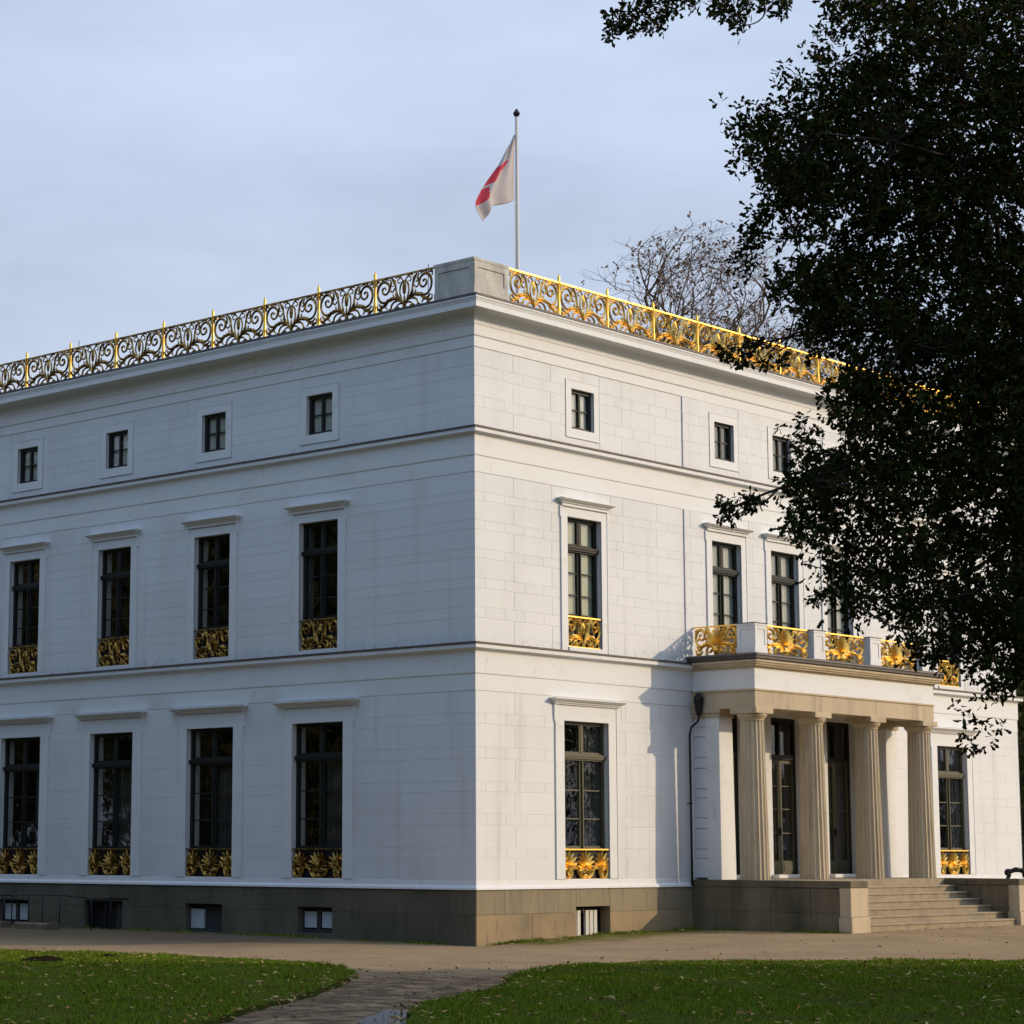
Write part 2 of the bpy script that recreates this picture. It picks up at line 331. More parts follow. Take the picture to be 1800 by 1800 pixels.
rutc = np.array(spline(rut, 10)); _d = np.gradient(rutc, axis=0); _n = np.c_[-_d[:, 1], _d[:, 0]]/np.linalg.norm(_d, axis=1)[:, None]; rutL, rutR = rutc+_n*.75, rutc-_n*.75
def rutdepth(x, y):
    if x < -20 or y > -2.5 or y < -16: return 0.0
    q = np.array((x, y)); a = min(np.linalg.norm(rutL-q, axis=1).min(), np.linalg.norm(rutR-q, axis=1).min()); return -.03*math.exp(-(a/.5)**2)
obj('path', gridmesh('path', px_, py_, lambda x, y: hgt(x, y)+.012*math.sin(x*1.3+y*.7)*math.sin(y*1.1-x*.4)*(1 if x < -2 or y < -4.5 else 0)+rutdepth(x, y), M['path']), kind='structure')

left_poly = [(-7.3, 6.0), (-7.11, 4.34), (-6.8, 2.51), (-6.64, .62), (-6.62, -1.29), (-6.6, -2.34), (-7.44, -3.88), (-8.55, -5.2), (-10.2, -6.5), (-11.72, -7.54), (-13.31, -8.58), (-14.58, -9.37), (-15.9, -10.3), (-19, -12.2), (-26, -16.5), (-26, 20), (-12, 20), (-8.5, 12)]
right_poly = [(-26, -20.5), (-20, -15.8), (-15.6, -12.5), (-14.34, -11.47), (-13.34, -10.62), (-12.12, -9.78), (-11.11, -9.23), (-10.47, -9.11), (-9.45, -8.52), (-8.37, -7.84), (-7.9, -7.3), (-7.2, -6.75), (-5.8, -6.1), (-4.63, -5.75), (-2.88, -5.85), (-1.99, -6.7), (.17, -8.54), (1.24, -9.7), (4, -11.5), (12, -14), (24, -16), (34, -18), (34, -26), (-26, -26)]
def jag(poly, amp):
    o = []
    for i in range(len(poly)):
        a = np.array(poly[i]); b = np.array(poly[(i+1) % len(poly)]); n = max(1, int(np.linalg.norm(b-a)/.22)); d = b-a; nn = np.array((-d[1], d[0]))/max(1e-6, np.linalg.norm(d))
        if n > 40: n = 4
        for k in range(n): o.append(tuple(a+d*k/n+nn*random.uniform(-amp, amp)))
    return o
def lawn(name, poly):
    P = jag(poly, .07); b = bmesh.new(); top = [b.verts.new((x, y, .035)) for x, y in P]; bot = [b.verts.new((x, y, -.03)) for x, y in P]; n = len(P)
    f = b.faces.new(top)
    for i in range(n): b.faces.new((bot[i], bot[(i+1) % n], top[(i+1) % n], top[i]))
    bmesh.ops.triangulate(b, faces=[f]); bmesh.ops.recalc_face_normals(b, faces=b.faces)
    me = bpy.data.meshes.new(name); b.to_mesh(me); b.free(); me.materials.append(M['soil']); return obj(name, me, kind='structure'), P
lawnL, PL = lawn('lawn', left_poly); lawnR, PR = lawn('lawn', right_poly)
def inpoly(pts, poly):
    x, y = pts[:, 0], pts[:, 1]; ins = np.zeros(len(x), bool); q = np.array(poly); j = len(q)-1
    for i in range(len(q)):
        c = ((q[i, 1] > y) != (q[j, 1] > y)) & (x < (q[j, 0]-q[i, 0])*(y-q[i, 1])/(q[j, 1]-q[i, 1]+1e-12)+q[i, 0]); ins ^= c; j = i
    return ins
def scatter(n, umin, umax, dmin, dmax):
    """random ground points on the lawns' side of the house, in metres along / across the view"""
    u = rng.uniform(umin, umax, n); d = rng.uniform(dmin, dmax, n)
    N2 = np.array([math.sin(_yaw), math.cos(_yaw)]); S2 = np.array([math.cos(_yaw), -math.sin(_yaw)])
    return cam_pos[:2]+d[:, None]*N2+u[:, None]*S2

def grass_mesh(poly, name, n):
    p = scatter(n, -9, 13, 20, 40); p = p[inpoly(p, poly)]
    k = len(p); nb = 3
    base = np.repeat(p, nb, 0)+rng.normal(0, .018, (k*nb, 2)); m_ = len(base)
    # patchy growth
    ph = .75+.35*np.sin(base[:, 0]*1.7+1.3)*np.sin(base[:, 1]*1.3)+.2*np.sin(base[:, 0]*4.1-base[:, 1]*3.3)
    L = rng.uniform(.02, .065, m_)*np.clip(ph, .35, 1.4); a = rng.uniform(0, 6.283, m_); wd = rng.uniform(.004, .008, m_); lean = rng.uniform(.1, .9, m_)
    dx, dy = np.cos(a), np.sin(a); z0 = np.full(m_, .03)
    v0 = np.stack([base[:, 0]-dy*wd, base[:, 1]+dx*wd, z0], 1); v1 = np.stack([base[:, 0]+dy*wd, base[:, 1]-dx*wd, z0], 1)
    v2 = np.stack([base[:, 0]+dx*L*lean, base[:, 1]+dy*L*lean, z0+L], 1)
    V = np.stack([v0, v1, v2], 1).reshape(-1, 3); F = np.arange(m_*3).reshape(-1, 3)
    return rawmesh(name, V, F, M['grass'])
obj('grass', grass_mesh(PL, 'grass_near_side_wall', 180000), kind='stuff', label='short green grass of the left lawn below the shaded wall', cat='grass')
obj('grass', grass_mesh(PR, 'grass_front', 200000), kind='stuff', label='short green grass of the right lawn in front of the porch', cat='grass')

LEAF2 = np.array([(0, 0, 0), (.30, .27, .08), (.42, .17, .06), (.66, .44, .12), (.80, .24, .07), (1, 0, -.05), (.80, -.24, .07), (.66, -.44, .12), (.42, -.17, .06), (.30, -.27, .08)], float)
def leaf_arrays(pos, ax, side, L, W):
    nn = np.cross(ax, side)
    V = pos[:, None]+LEAF2[None, :, 0:1]*ax[:, None]*L[:, None, None]+LEAF2[None, :, 1:2]*side[:, None]*W[:, None, None]+LEAF2[None, :, 2:3]*nn[:, None]*W[:, None, None]
    k = len(pos); b = (np.arange(k)*10)[:, None]
    F = np.concatenate([b+np.array([[0, 1, 2, 3, 4, 5]]), b+np.array([[0, 5, 6, 7, 8, 9]])], 1).reshape(-1, 6)
    return V.reshape(-1, 3), F
def unit(v): return v/np.maximum(np.linalg.norm(v, axis=1, keepdims=True), 1e-9)
def vnoise_(p): return .5+.28*np.sin(p[:, 0]*2.1+p[:, 1]*1.7)+.22*np.sin(p[:, 0]*5.3-p[:, 1]*4.1+1)
# fallen leaves: strewn over the lawns, gathered along the lawn edges
pp = scatter(4200, -8, 12, 20, 40); ok = inpoly(pp, PL) | inpoly(pp, PR); lawnpts = pp[ok][:1500]
edge = np.array(PL[:90]+PR[:140]); e = edge[rng.integers(0, len(edge), 520)]+rng.normal(0, .12, (520, 2))
pathpts = np.concatenate([np.stack([rng.uniform(-6, 16, 170), rng.uniform(-9, -3.7, 170)], 1), np.c_[rng.uniform(.2, 6.4, 90), -.06-rng.gamma(1.2, .15, 90)], np.c_[rng.uniform(7.1, 12.9, 60), -3.62-rng.gamma(1.1, .12, 60)]])
fl = np.concatenate([np.c_[lawnpts, np.full(len(lawnpts), .075)], np.c_[e, np.full(len(e), .045)], np.c_[pathpts, [hgt(*q)+.012 for q in pathpts]]])
ax = unit(np.c_[rng.normal(0, 1, (len(fl), 2)), rng.normal(0, .25, len(fl))]); sd_ = unit(np.cross(ax, np.array([0, 0, 1.0])+rng.normal(0, .3, (len(fl), 3))))
V, F = leaf_arrays(fl, ax, sd_, rng.uniform(.05, .095, len(fl)), rng.uniform(.035, .06, len(fl)))
obj('fallen_leaves', rawmesh('fallen_leaves', V, F, M['fallen']), kind='stuff', label='brown and yellow fallen leaves strewn over lawns and path', cat='leaves')
wd = np.concatenate([np.c_[rng.uniform(.3, 6.4, 420), -.05-rng.gamma(1.2, .10, 420)], np.c_[-.05-rng.gamma(1.2, .09, 420), rng.uniform(.6, 13.5, 420)], np.c_[6.45-rng.gamma(1.1, .07, 220), rng.uniform(-3.6, -.1, 220)]])
wd = wd[vnoise_(wd) > .45]; nb = 9; base = np.repeat(wd, nb, 0)+rng.normal(0, .03, (len(wd)*nb, 2)); m_ = len(base); L = rng.uniform(.02, .09, m_); a = rng.uniform(0, 6.283, m_); dx, dy = np.cos(a), np.sin(a); z0 = np.array([hgt(*q) for q in base])-.005; wdt = .006
V = np.stack([np.stack([base[:, 0]-dy*wdt, base[:, 1]+dx*wdt, z0], 1), np.stack([base[:, 0]+dy*wdt, base[:, 1]-dx*wdt, z0], 1), np.stack([base[:, 0]+dx*L*.7, base[:, 1]+dy*L*.7, z0+L*.8], 1)], 1).reshape(-1, 3)
obj('weeds', rawmesh('weeds', V, np.arange(m_*3).reshape(-1, 3), M['grass']), kind='stuff', label='weeds and grass tufts growing along the foot of the plinth', cat='weeds')
# pebbles on the wet crossing
pb = scatter(9000, -6, 5, 19, 36); pb = pb[~(inpoly(pb, PL) | inpoly(pb, PR))]; pn = np.c_[pb, np.zeros(len(pb))]
pb = pb[(pb[:, 0]*.72+pb[:, 1]*.67+7*(rng.random(len(pb))-.5) < -8.5)]; pb = pb[:900]
V = []; F = []; oct_ = np.array([(1, 0, 0), (0, 1, 0), (-1, 0, 0), (0, -1, 0), (0, 0, .6), (0, 0, -.4)], float)
tri = np.array([(0, 1, 4), (1, 2, 4), (2, 3, 4), (3, 0, 4), (1, 0, 5), (2, 1, 5), (3, 2, 5), (0, 3, 5)])
k = len(pb); s = rng.gamma(1.2, .005, k)+.003; an = rng.uniform(0, 6.28, k)
pr = np.stack([np.cos(an)[:, None]*oct_[:, 0]-np.sin(an)[:, None]*oct_[:, 1]*.7, np.sin(an)[:, None]*oct_[:, 0]+np.cos(an)[:, None]*oct_[:, 1]*.7, np.repeat(oct_[None, :, 2], k, 0)], 2)
V = (pr*s[:, None, None]+np.c_[pb, np.full(k, .004)][:, None]).reshape(-1, 3); F = ((np.arange(k)*6)[:, None, None]+tri[None]).reshape(-1, 3)
obj('pebbles', rawmesh('pebbles', V, F, M['pebble']), kind='stuff', label='grey pebbles and clods on the muddy crossing between the lawns', cat='pebbles')
# puddle
pd = jag([(-16.4, -13.0), (-15.6, -12.0), (-14.5, -10.95), (-13.3, -10.1), (-12.9, -10.3), (-14.2, -11.4), (-14.7, -11.85), (-15.6, -12.7)], .05)
b = bmesh.new(); b.faces.new([b.verts.new((x, y, -.004)) for x, y in pd]); bmesh.ops.triangulate(b, faces=b.faces); bmesh.ops.recalc_face_normals(b, faces=b.faces)
me = bpy.data.meshes.new('puddle'); b.to_mesh(me); b.free(); me.materials.append(mat('puddle_water', (.02, .02, .022), .04, spec=.6)); obj('puddle', me, kind='structure')
for (x, y, r_, h_), lab in zip(((-9.37, .42, .33, .085), (-7.71, .85, .20, .05)), ('larger dark molehill on the left lawn', 'smaller dark molehill at the far edge of the left lawn')):
    mb = MB(); prof = [(r_, 0), (r_*.85, h_*.45), (r_*.55, h_*.85), (r_*.2, h_)]
    for rr, zz in prof:
        for j in range(14): q = rr*random.uniform(.75, 1.2); mb.v.append((q*math.cos(j*.4488), q*math.sin(j*.4488), zz+random.uniform(-.015, .015)+.02))
    mb.f = [(i*14+j, i*14+(j+1) % 14, (i+1)*14+(j+1) % 14, (i+1)*14+j) for i in range(3) for j in range(14)]+[tuple(42+j for j in range(14))]
    obj('molehill', mb.mesh('molehill', M['mud'], True), loc=(x, y, .0), label=lab, cat='molehill', group='molehills on the left lawn')

# ------------------------------------------------------------------ villa
LX, LY = 20.04, 19.90
WC = [3.955+2.999*i for i in range(5)]                 # windows of the side wall, from the corner
RCOL = [3.19, 7.88, 10.02, 12.16, 16.85]               # windows of the front
villa = obj('villa', None, label='white three-storey villa with gilded roof railing and columned porch', cat='villa')
def ringB(e): return [(-e, -e), (LX+e, -e), (LX+e, LY+e), (-e, LY+e)]
ringB.closed = True
BASE = -.005
def side(face, s):                                     # placement on a facade: local x along the wall, -y outwards
    return dict(loc=(s, 0, 0)) if face == 'R' else dict(loc=(0, s, 0), rot=(0, 0, -math.pi/2))

KIND = {'low': dict(w=1.355, z0=1.14, z1=4.08, b=.265), 'mid': dict(w=1.045, z0=5.472, z1=7.945, b=.20), 'top': dict(w=.70, z0=9.66, z1=10.44, b=.165)}
holesL = [(s, k) for s in WC for k in ('low', 'mid', 'top')]
holesR = [(s, k) for s in RCOL for k in ('mid', 'top')]+[(RCOL[0], 'low'), (RCOL[4], 'low')]
doorsR = RCOL[1:4]
CELLL = [(3.528, 4.432, .14, .616), (6.53, 7.578, .087, .629), (9.489, 10.693, .05, .649), (12.55, 13.545, .107, .62)]
CELLR = [(2.80, 3.83, .075, .648)]

def wall_mesh(name, length, rects, z0, z1, mirror, m, depth=.36):
    mb = MB(); d0 = -BASE
    xs = sorted({0.0, length, *[r[0] for r in rects], *[r[1] for r in rects]}); zs = sorted({z0, z1, *[r[2] for r in rects], *[r[3] for r in rects]})
    X = (lambda x: -x) if mirror else (lambda x: x)
    def q(*p): mb.quad(*(p[::-1] if mirror else p))
    for i in range(len(xs)-1):
        for j in range(len(zs)-1):
            cx, cz = (xs[i]+xs[i+1])/2, (zs[j]+zs[j+1])/2
            if any(r[0] < cx < r[1] and r[2] < cz < r[3] for r in rects): continue
            q((X(xs[i]), d0, zs[j]), (X(xs[i+1]), d0, zs[j]), (X(xs[i+1]), d0, zs[j+1]), (X(xs[i]), d0, zs[j+1]))
    for a, b_, c, d in rects:
        q((X(a), d0, c), (X(a), d0, d), (X(a), depth, d), (X(a), depth, c)); q((X(b_), d0, d), (X(b_), d0, c), (X(b_), depth, c), (X(b_), depth, d))
        q((X(a), d0, d), (X(b_), d0, d), (X(b_), depth, d), (X(a), depth, d)); q((X(b_), d0, c), (X(a), d0, c), (X(a), depth, c), (X(b_), depth, c))
    return mb.mesh(name, m)
def rect_of(s, k): q = KIND[k]; return (s-q['w']/2, s+q['w']/2, q['z0'], q['z1'])
DOOR = dict(w=1.20, z0=1.20, z1=4.45)
rL = [rect_of(s, k) for s, k in holesL]; rR = [rect_of(s, k) for s, k in holesR]+[(s-DOOR['w']/2, s+DOOR['w']/2, DOOR['z0'], DOOR['z1']) for s in doorsR]
wallL = obj('side_wall', wall_mesh('side_wall', LY, rL, .95, 11.3, True, M['white']), villa, rot=(0, 0, -math.pi/2))
wallR = obj('front_wall', wall_mesh('front_wall', LX, rR, .95, 11.3, False, M['white']), villa)
mb = MB(); mb.quad((LX, -.01, -.3), (LX, LY, -.3), (LX, LY, 11.3), (LX, -.01, 11.3)); mb.quad((LX, LY, -.3), (-.01, LY, -.3), (-.01, LY, 11.3), (LX, LY, 11.3))
obj('rear_wall', mb.mesh('rear_wall', M['white']), villa)
# dim rooms behind the windows
mb = MB()
for z in (1.0, 4.95, 5.05, 9.05, 9.15, 11.2): mb.box(.37, LX-.4, .37, LY-.4, z-.04, z)
mb.box(3.6, 3.7, .4, LY-.4, 1.0, 11.2); mb.box(.4, LX-.4, 3.6, 3.69, 1.0, 11.2)
mb.quad((.37, .37, 1), (.37, .37, 11.2), (2.0, 2.0, 11.2), (2.0, 2.0, 1))
for s in (5.45, 8.45, 11.45, 14.45): mb.box(.4, 3.6, s-.03, s+.03, 1, 11.2)
for s in (5.9, 14.1): mb.box(s-.03, s+.03, .4, 3.6, 1, 11.2)
obj('room_partition', mb.mesh('room_partition', M['room']), villa)
obj('roof', MB().box(.3, LX-.3, .3, LY-.3, 11.3, 11.66).mesh('roof', M['roof']), villa)

# ashlar: tall and low courses in turn
courses = []
for zs in ([10.803, 10.47, 10.264, 9.897, 9.693, 9.31], [8.486, 8.126, 7.967, 7.606, 7.435, 7.087, 6.917, 6.555, 6.37, 6.03, 5.828, 5.375], [4.517, 4.121, 3.921, 3.513, 3.303, 2.898, 2.717, 2.326, 2.117, 1.716, 1.536, 1.155]):
    for i in range(len(zs)-1): courses.append((zs[i+1], zs[i], i % 2 == 0))
def cutouts(face):
    o = []
    for s, k in (holesL if face == 'L' else holesR):
        q = KIND[k]; e = q['w']/2+q['b']
        if k == 'low': o += [(s-e, s+e, 0, 4.39), (s-1.10, s+1.10, 4.36, 4.52)]
        elif k == 'mid': o += [(s-e, s+e, 5, 8.15), (s-.84, s+.84, 8.10, 8.30)]
        else: o.append((s-e-.02, s+e+.02, q['z0']-e+.35-.02, q['z1']+.185))
    if face == 'R':
        for s in doorsR: o.append((s-DOOR['w']/2, s+DOOR['w']/2, 0, 4.45))
        o.append((6.62, 13.42, 4.40, 4.6))
    return o
BLK = {}
def block_mesh(wd, hh):
    key = (round(wd, 2), round(hh, 3))
    if key not in BLK:
        a, h2 = key[0]/2, key[1]/2
        BLK[key] = MB().cham(-a, a, 0, -BASE+.001, -h2, h2, .003).mesh('ashlar_block', M['white'])
    return BLK[key]
def pieces(face):
    cut = cutouts(face); L = LX if face == 'R' else LY; res = []
    for z0, z1, tall in courses:
        spans = [(0.0, L)]
        for a, b_, c, d in cut:
            if c < z1-.01 and d > z0+.01 and (min(d, z1)-max(c, z0)) > .04:
                spans = [p for sp in spans for p in ((sp[0], min(sp[1], a)), (max(sp[0], b_), sp[1])) if p[1]-p[0] > .03]
        if face == 'R': js = [1.106*i for i in range(1, 19)] if tall else [.28+.5615*i for i in range(36)]
        else: js = []
        js = js+([6.43, 13.61] if face == 'R' and z0 > 5 else [])
        for a, b_ in spans:
            cu = [a]+[j for j in sorted(js) if a+.12 < j < b_-.12]+[b_]
            for i in range(len(cu)-1): res.append((cu[i], cu[i+1], z0, z1))
    return res
PROUD = .025
def proud(s, z): return PROUD if (6.43 < s < 13.61 and z > 5.3) else 0.0
GV, GH = .0015, .006
allR = pieces('R'); near = sorted(allR, key=lambda q: (-(q[1]-q[0])*(q[3]-q[2])/(1+.02*q[0])**2))
keep = set(near[:290]); mbrest = MB()
for q in allR:
    a, b_, z0, z1 = q; p = proud((a+b_)/2, z0)
    if q in keep:
        obj('ashlar_block', block_mesh(b_-a-GV, z1-z0-GH), wallR, loc=((a+b_)/2, -p, (z0+z1)/2))
    else: mbrest.cham(a+GV/2, b_-GV/2, -p, -BASE-p+.001, z0+GH/2, z1-GH/2, .003)
obj('ashlar_block', mbrest.mesh('ashlar_rest', M['white']), wallR, kind='stuff')
for a, b_, z0, z1 in pieces('L'):
    obj('stone_course', block_mesh(b_-a-.0005, z1-z0-GH), wallL, loc=(-(a+b_)/2, 0, (z0+z1)/2))
# the shallow projecting middle bay of the front
mb = MB()
for z0, z1, k in ((5.38, 8.48, 'mid'), (9.30, 10.80, 'top')):
    zz = KIND[k]; xs = [6.435]; 
    for s in RCOL[1:4]: xs += [s-zz['w']/2, s+zz['w']/2]
    xs.append(13.605)
    for i in range(0, len(xs), 2): mb.box(xs[i], xs[i+1], BASE*-1-PROUD, .013, z0, z1)
    for s in RCOL[1:4]:
        mb.box(s-zz['w']/2, s+zz['w']/2, BASE*-1-PROUD, .013, zz['z1'], z1)
        if zz['z0']-.01 > z0: mb.box(s-zz['w']/2, s+zz['w']/2, BASE*-1-PROUD, .013, z0, zz['z0'])
obj('middle_bay', mb.mesh('middle_bay', M['white']), villa)

# cornices and string courses
def moulding(name, ring, prof, m): return obj(name, MB().sweep(ring, prof).mesh(name, m), villa)
moulding('roof_flashing', ringB, [(-.35, 11.715), (.40, 11.685), (.405, 11.645), (.37, 11.640)], M['lead'])
cov = [(.30-.255*math.sin(t*math.pi/2), 11.455-.235*(1-math.cos(t*math.pi/2))) for t in [i/8 for i in range(9)]]
moulding('main_cornice', ringB, [(.385, 11.648), (.40, 11.615), (.395, 11.60), (.385, 11.597), (.382, 11.575), (.375, 11.572), (.372, 11.55), (.365, 11.548), (.365, 11.445), (.355, 11.437), (.345, 11.45), (.30, 11.455)]+cov[1:]+[(.035, 11.215), (.035, 11.03), (.028, 11.012), (.012, 11.008), (.012, 10.81), (BASE-.01, 10.808)], M['white_trim'])
for nm, zt, zb1, zb2 in (('upper', 9.315, 8.79, 8.492), ('lower', 5.378, 4.822, 4.523)):
    moulding('string_flashing', ringB, [(-.02, zt+.02), (.14, zt+.006), (.142, zt-.026), (.11, zt-.03)], M['lead'])
    c2 = [(.12-.098*math.sin(t*math.pi/2), zt-.105-.07*(1-math.cos(t*math.pi/2))) for t in [i/5 for i in range(6)]]
    moulding('string_course', ringB, [(.115, zt-.024), (.122, zt-.04), (.122, zt-.10), (.115, zt-.105)]+c2[1:]+[(.022, zb1+.02), (.018, zb1+.004), (.006, zb1), (.006, zb2), (BASE-.01, zb2-.002)], M['white_trim'])
moulding('water_table', ringB, [(BASE-.005, 1.158), (.004, 1.15), (.012, 1.06), (.055, 1.02), (.06, .985), (.03, .982)], M['white_trim'])

# plinth of large stones
def plinth(face):
    cells = CELLR if face == 'R' else CELLL; L = LX if face == 'R' else LY
    for z0, z1, jo in ((.545, .98, .75), (-.25, .545, 0.0)):
        js = [jo+1.52*i for i in range(0, 14)]; spans = [(-.028 if face == 'R' else 0.0, L)]
        zc = [z0, z1]
        for a, b_, c, d in cells:
            if c < z1 and d > z0:
                spans = [p for sp in spans for p in ((sp[0], min(sp[1], a)), (max(sp[0], b_), sp[1])) if p[1]-p[0] > .02]
        rows = [(a, b_, z0, z1) for a, b_ in spans]+[(a, b_, max(d, z0), z1) for a, b_, c, d in cells if z0 < d < z1]+[(a, b_, z0, min(c, z1)) for a, b_, c, d in cells if z0 < c < z1]
        for a, b_, zz0, zz1 in rows:
            cu = [a]+[j for j in js if a+.2 < j < b_-.2]+[b_]
            for i in range(len(cu)-1):
                x0, x1 = cu[i]+.0012, cu[i+1]-.0012
                me = MB().cham(-(x1-x0)/2, (x1-x0)/2, -.03+random.uniform(-.002, .002), .30, zz0+.0015, zz1-.0015, .004).mesh('plinth_stone', M[('plinth_up' if z0 > .5 else 'plinth') if face == 'R' else 'plinth_side'])
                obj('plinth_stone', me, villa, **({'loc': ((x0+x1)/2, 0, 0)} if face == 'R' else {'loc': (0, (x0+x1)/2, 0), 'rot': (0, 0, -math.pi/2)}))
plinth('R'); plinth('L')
mb = MB(); mb.box(.25, LX-.25, .25, LY-.25, -.3, .9)
obj('cellar_core', mb.mesh('cellar_core', M['room']), villa)

# ------------------------------------------------------------------ gilded ironwork
def mirror_ribbons(mb, curves, sx=1.0, sz=1.0, oz=0.0, y=0.0, fat=1.35):
    for pts, ww, dd in curves:
        sp = spline(pts, 5); k = len(sp); ww = [v*fat for v in ww] if hasattr(ww, '__len__') else ww*fat; dd = dd*1.5
        wl = [ww*(.55+.45*math.sin(math.pi*min(1, .15+i/(k-1)))) for i in range(k)] if not hasattr(ww, '__len__') else list(np.interp(np.linspace(0, 1, k), np.linspace(0, 1, len(ww)), ww))
        for sg in ((1, -1)): mb.ribbon([(sg*p[0]*sx, oz+p[1]*sz) for p in sp], wl, dd, y)
def blob(mb, u, v, ru, rv, dep, y=0.0, n=8):
    ring = [(u+ru*math.cos(2*math.pi*i/n), y, v+rv*math.sin(2*math.pi*i/n)) for i in range(n)]
    mb.add([(u, y-dep, v), (u, y+dep, v)]+ring, [(0, 2+(i+1) % n, 2+i) for i in range(n)]+[(1, 2+i, 2+(i+1) % n) for i in range(n)])
def ringlet(mb, u, v, r, ww, dep, y=0.0):
    mb.ribbon([(u+r*math.cos(2*math.pi*i/12), v+r*math.sin(2*math.pi*i/12)) for i in range(13)], ww, dep, y)
SCROLL = [
    ([(0, .06), (.05, .15), (.13, .22), (.25, .245), (.36, .235), (.44, .20)], [.012, .016, .02, .022, .03, .012], .02),
    ([(.40, .225), (.53, .20), (.64, .26), (.69, .39), (.66, .52), (.56, .60), (.45, .58), (.385, .49), (.41, .39), (.49, .355), (.555, .40), (.555, .47), (.50, .49), (.475, .45)], [.022, .018, .018, .019, .024, .02, .019, .018, .016, .015, .014, .013, .012, .012], .02),
    ([(0, .04), (.07, .16), (.19, .19), (.30, .15), (.345, .06), (.33, .0)], .017, .018),
    ([(.0, .05), (.04, .11), (.12, .125), (.19, .085), (.20, .03)], .014, .015),
    ([(.10, .20), (.19, .30), (.215, .43), (.25, .55), (.32, .64)], [.012, .024, .014, .026, .012], .018),
    ([(.03, .10), (.09, .25), (.115, .36), (.09, .48), (.03, .555)], [.01, .016, .013, .016, .01], .015),
    ([(.03, .56), (.10, .62), (.17, .58), (.15, .52), (.10, .54)], .011, .012),
    ([(.46, .20), (.53, .13), (.60, .14), (.66, .20)], [.01, .026, .02, .008], .016),
    ([(.385, .47), (.34, .55), (.37, .64)], [.008, .022, .008], .014)]
EXTRA = [([(.24, .44), (.30, .38), (.36, .42), (.34, .50), (.29, .48)], .012, .014), ([(.52, .15), (.60, .09), (.69, .10), (.70, .18)], [.012, .02, .018, .008], .015),
         ([(.62, .62), (.70, .62), (.71, .54)], [.010, .02, .008], .014), ([(.20, .20), (.27, .26), (.29, .34)], [.008, .02, .006], .014), ([(.12, .03), (.20, .06), (.27, .04)], [.012, .02, .008], .016),
         ([(.44, .06), (.48, .12), (.44, .17)], [.010, .018, .006], .014), ([(.06, .60), (.13, .655), (.22, .63)], [.008, .016, .008], .012), ([(.40, .62), (.50, .655), (.58, .64)], [.008, .014, .008], .012)]
def railing_panel(wd, name, gold):
    mb = MB(); sx = wd/1.44; mirror_ribbons(mb, SCROLL+EXTRA, sx, 1.0, fat=1.5)
    blob(mb, 0, .42, .055*sx, .15, .045); blob(mb, 0, .015, .085*sx, .06, .05); blob(mb, 0, .20, .03, .08, .03)
    for sg in (1, -1):
        for u in (.36, .60): ringlet(mb, sg*u*sx, .0, .058, .014, .018)
        for u, v, r_ in ((.43, .215, .045), (.205, .31, .035), (.67, .50, .035), (.25, .57, .035), (.11, .22, .03)): blob(mb, sg*u*sx, v, r_*sx, r_*1.15, .04)
    mb.box(-wd/2-.03, wd/2+.03, -.022, .022, .655, .685)
    return mb.mesh(name, gold, fix=True)
RP = railing_panel(1.44, 'railing_panel', M['gold']); RPD = RP.copy(); RPD.materials.clear(); RPD.materials.append(M['gold_shade'])
post = MB().lathe([(.055, 11.70, 0), (.06, 11.74, 0), (.03, 11.78, 0), (.034, 11.9, 0), (.024, 12.1, 0), (.026, 12.40, 0), (.036, 12.43, 0), (.036, 12.46, 0), (.022, 12.475, 0), (.03, 12.52, 0), (.024, 12.56, 0), (.004, 12.615, 0)], 10).mesh('railing_post', M['gold'], True)
PE = .30                                                # railing stands this far out over the cornice
for i in range(12):
    s = .955+1.512*(i+.5)
    if s+.75 < LX-.9:
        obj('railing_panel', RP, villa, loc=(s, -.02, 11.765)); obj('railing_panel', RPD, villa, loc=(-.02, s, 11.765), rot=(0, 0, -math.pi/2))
    if s+.75 < LX-.9 and i < 11:
        obj('railing_post', post, villa, loc=(.955+1.512*(i+1), -.02, 0)); obj('railing_post', post, villa, loc=(-.02, .955+1.512*(i+1), 0))
# corner pier of the parapet
def pier(x0, x1, y0, y1):
    mb = MB(); mb.box(x0, x1, y0, y1, 11.72, 12.42); mb.box(x0-.02, x1+.02, y0-.02, y1+.02, 11.68, 11.93); mb.box(x0-.025, x1+.025, y0-.025, y1+.025, 12.42, 12.475)
    # raised margins round a sunk panel on the outer faces
    for a, b_, c, d in ((.0, .10, 11.93, 12.42), (x1-x0-.10, x1-x0, 11.93, 12.42), (.10, x1-x0-.10, 12.30, 12.42), (.10, x1-x0-.10, 11.93, 12.02)):
        mb.box(x0+a, x0+b_, y0-.018, y0, c, d); mb.box(x0-.018, x0, y0+a, y0+b_, c, d)
    return mb
obj('corner_pier', pier(-.02, .93, -.02, .93).mesh('corner_pier', M['pier']), villa)
obj('corner_pier', pier(LX-.93, LX+.02, -.02, .93).mesh('corner_pier2', M['pier']), villa)

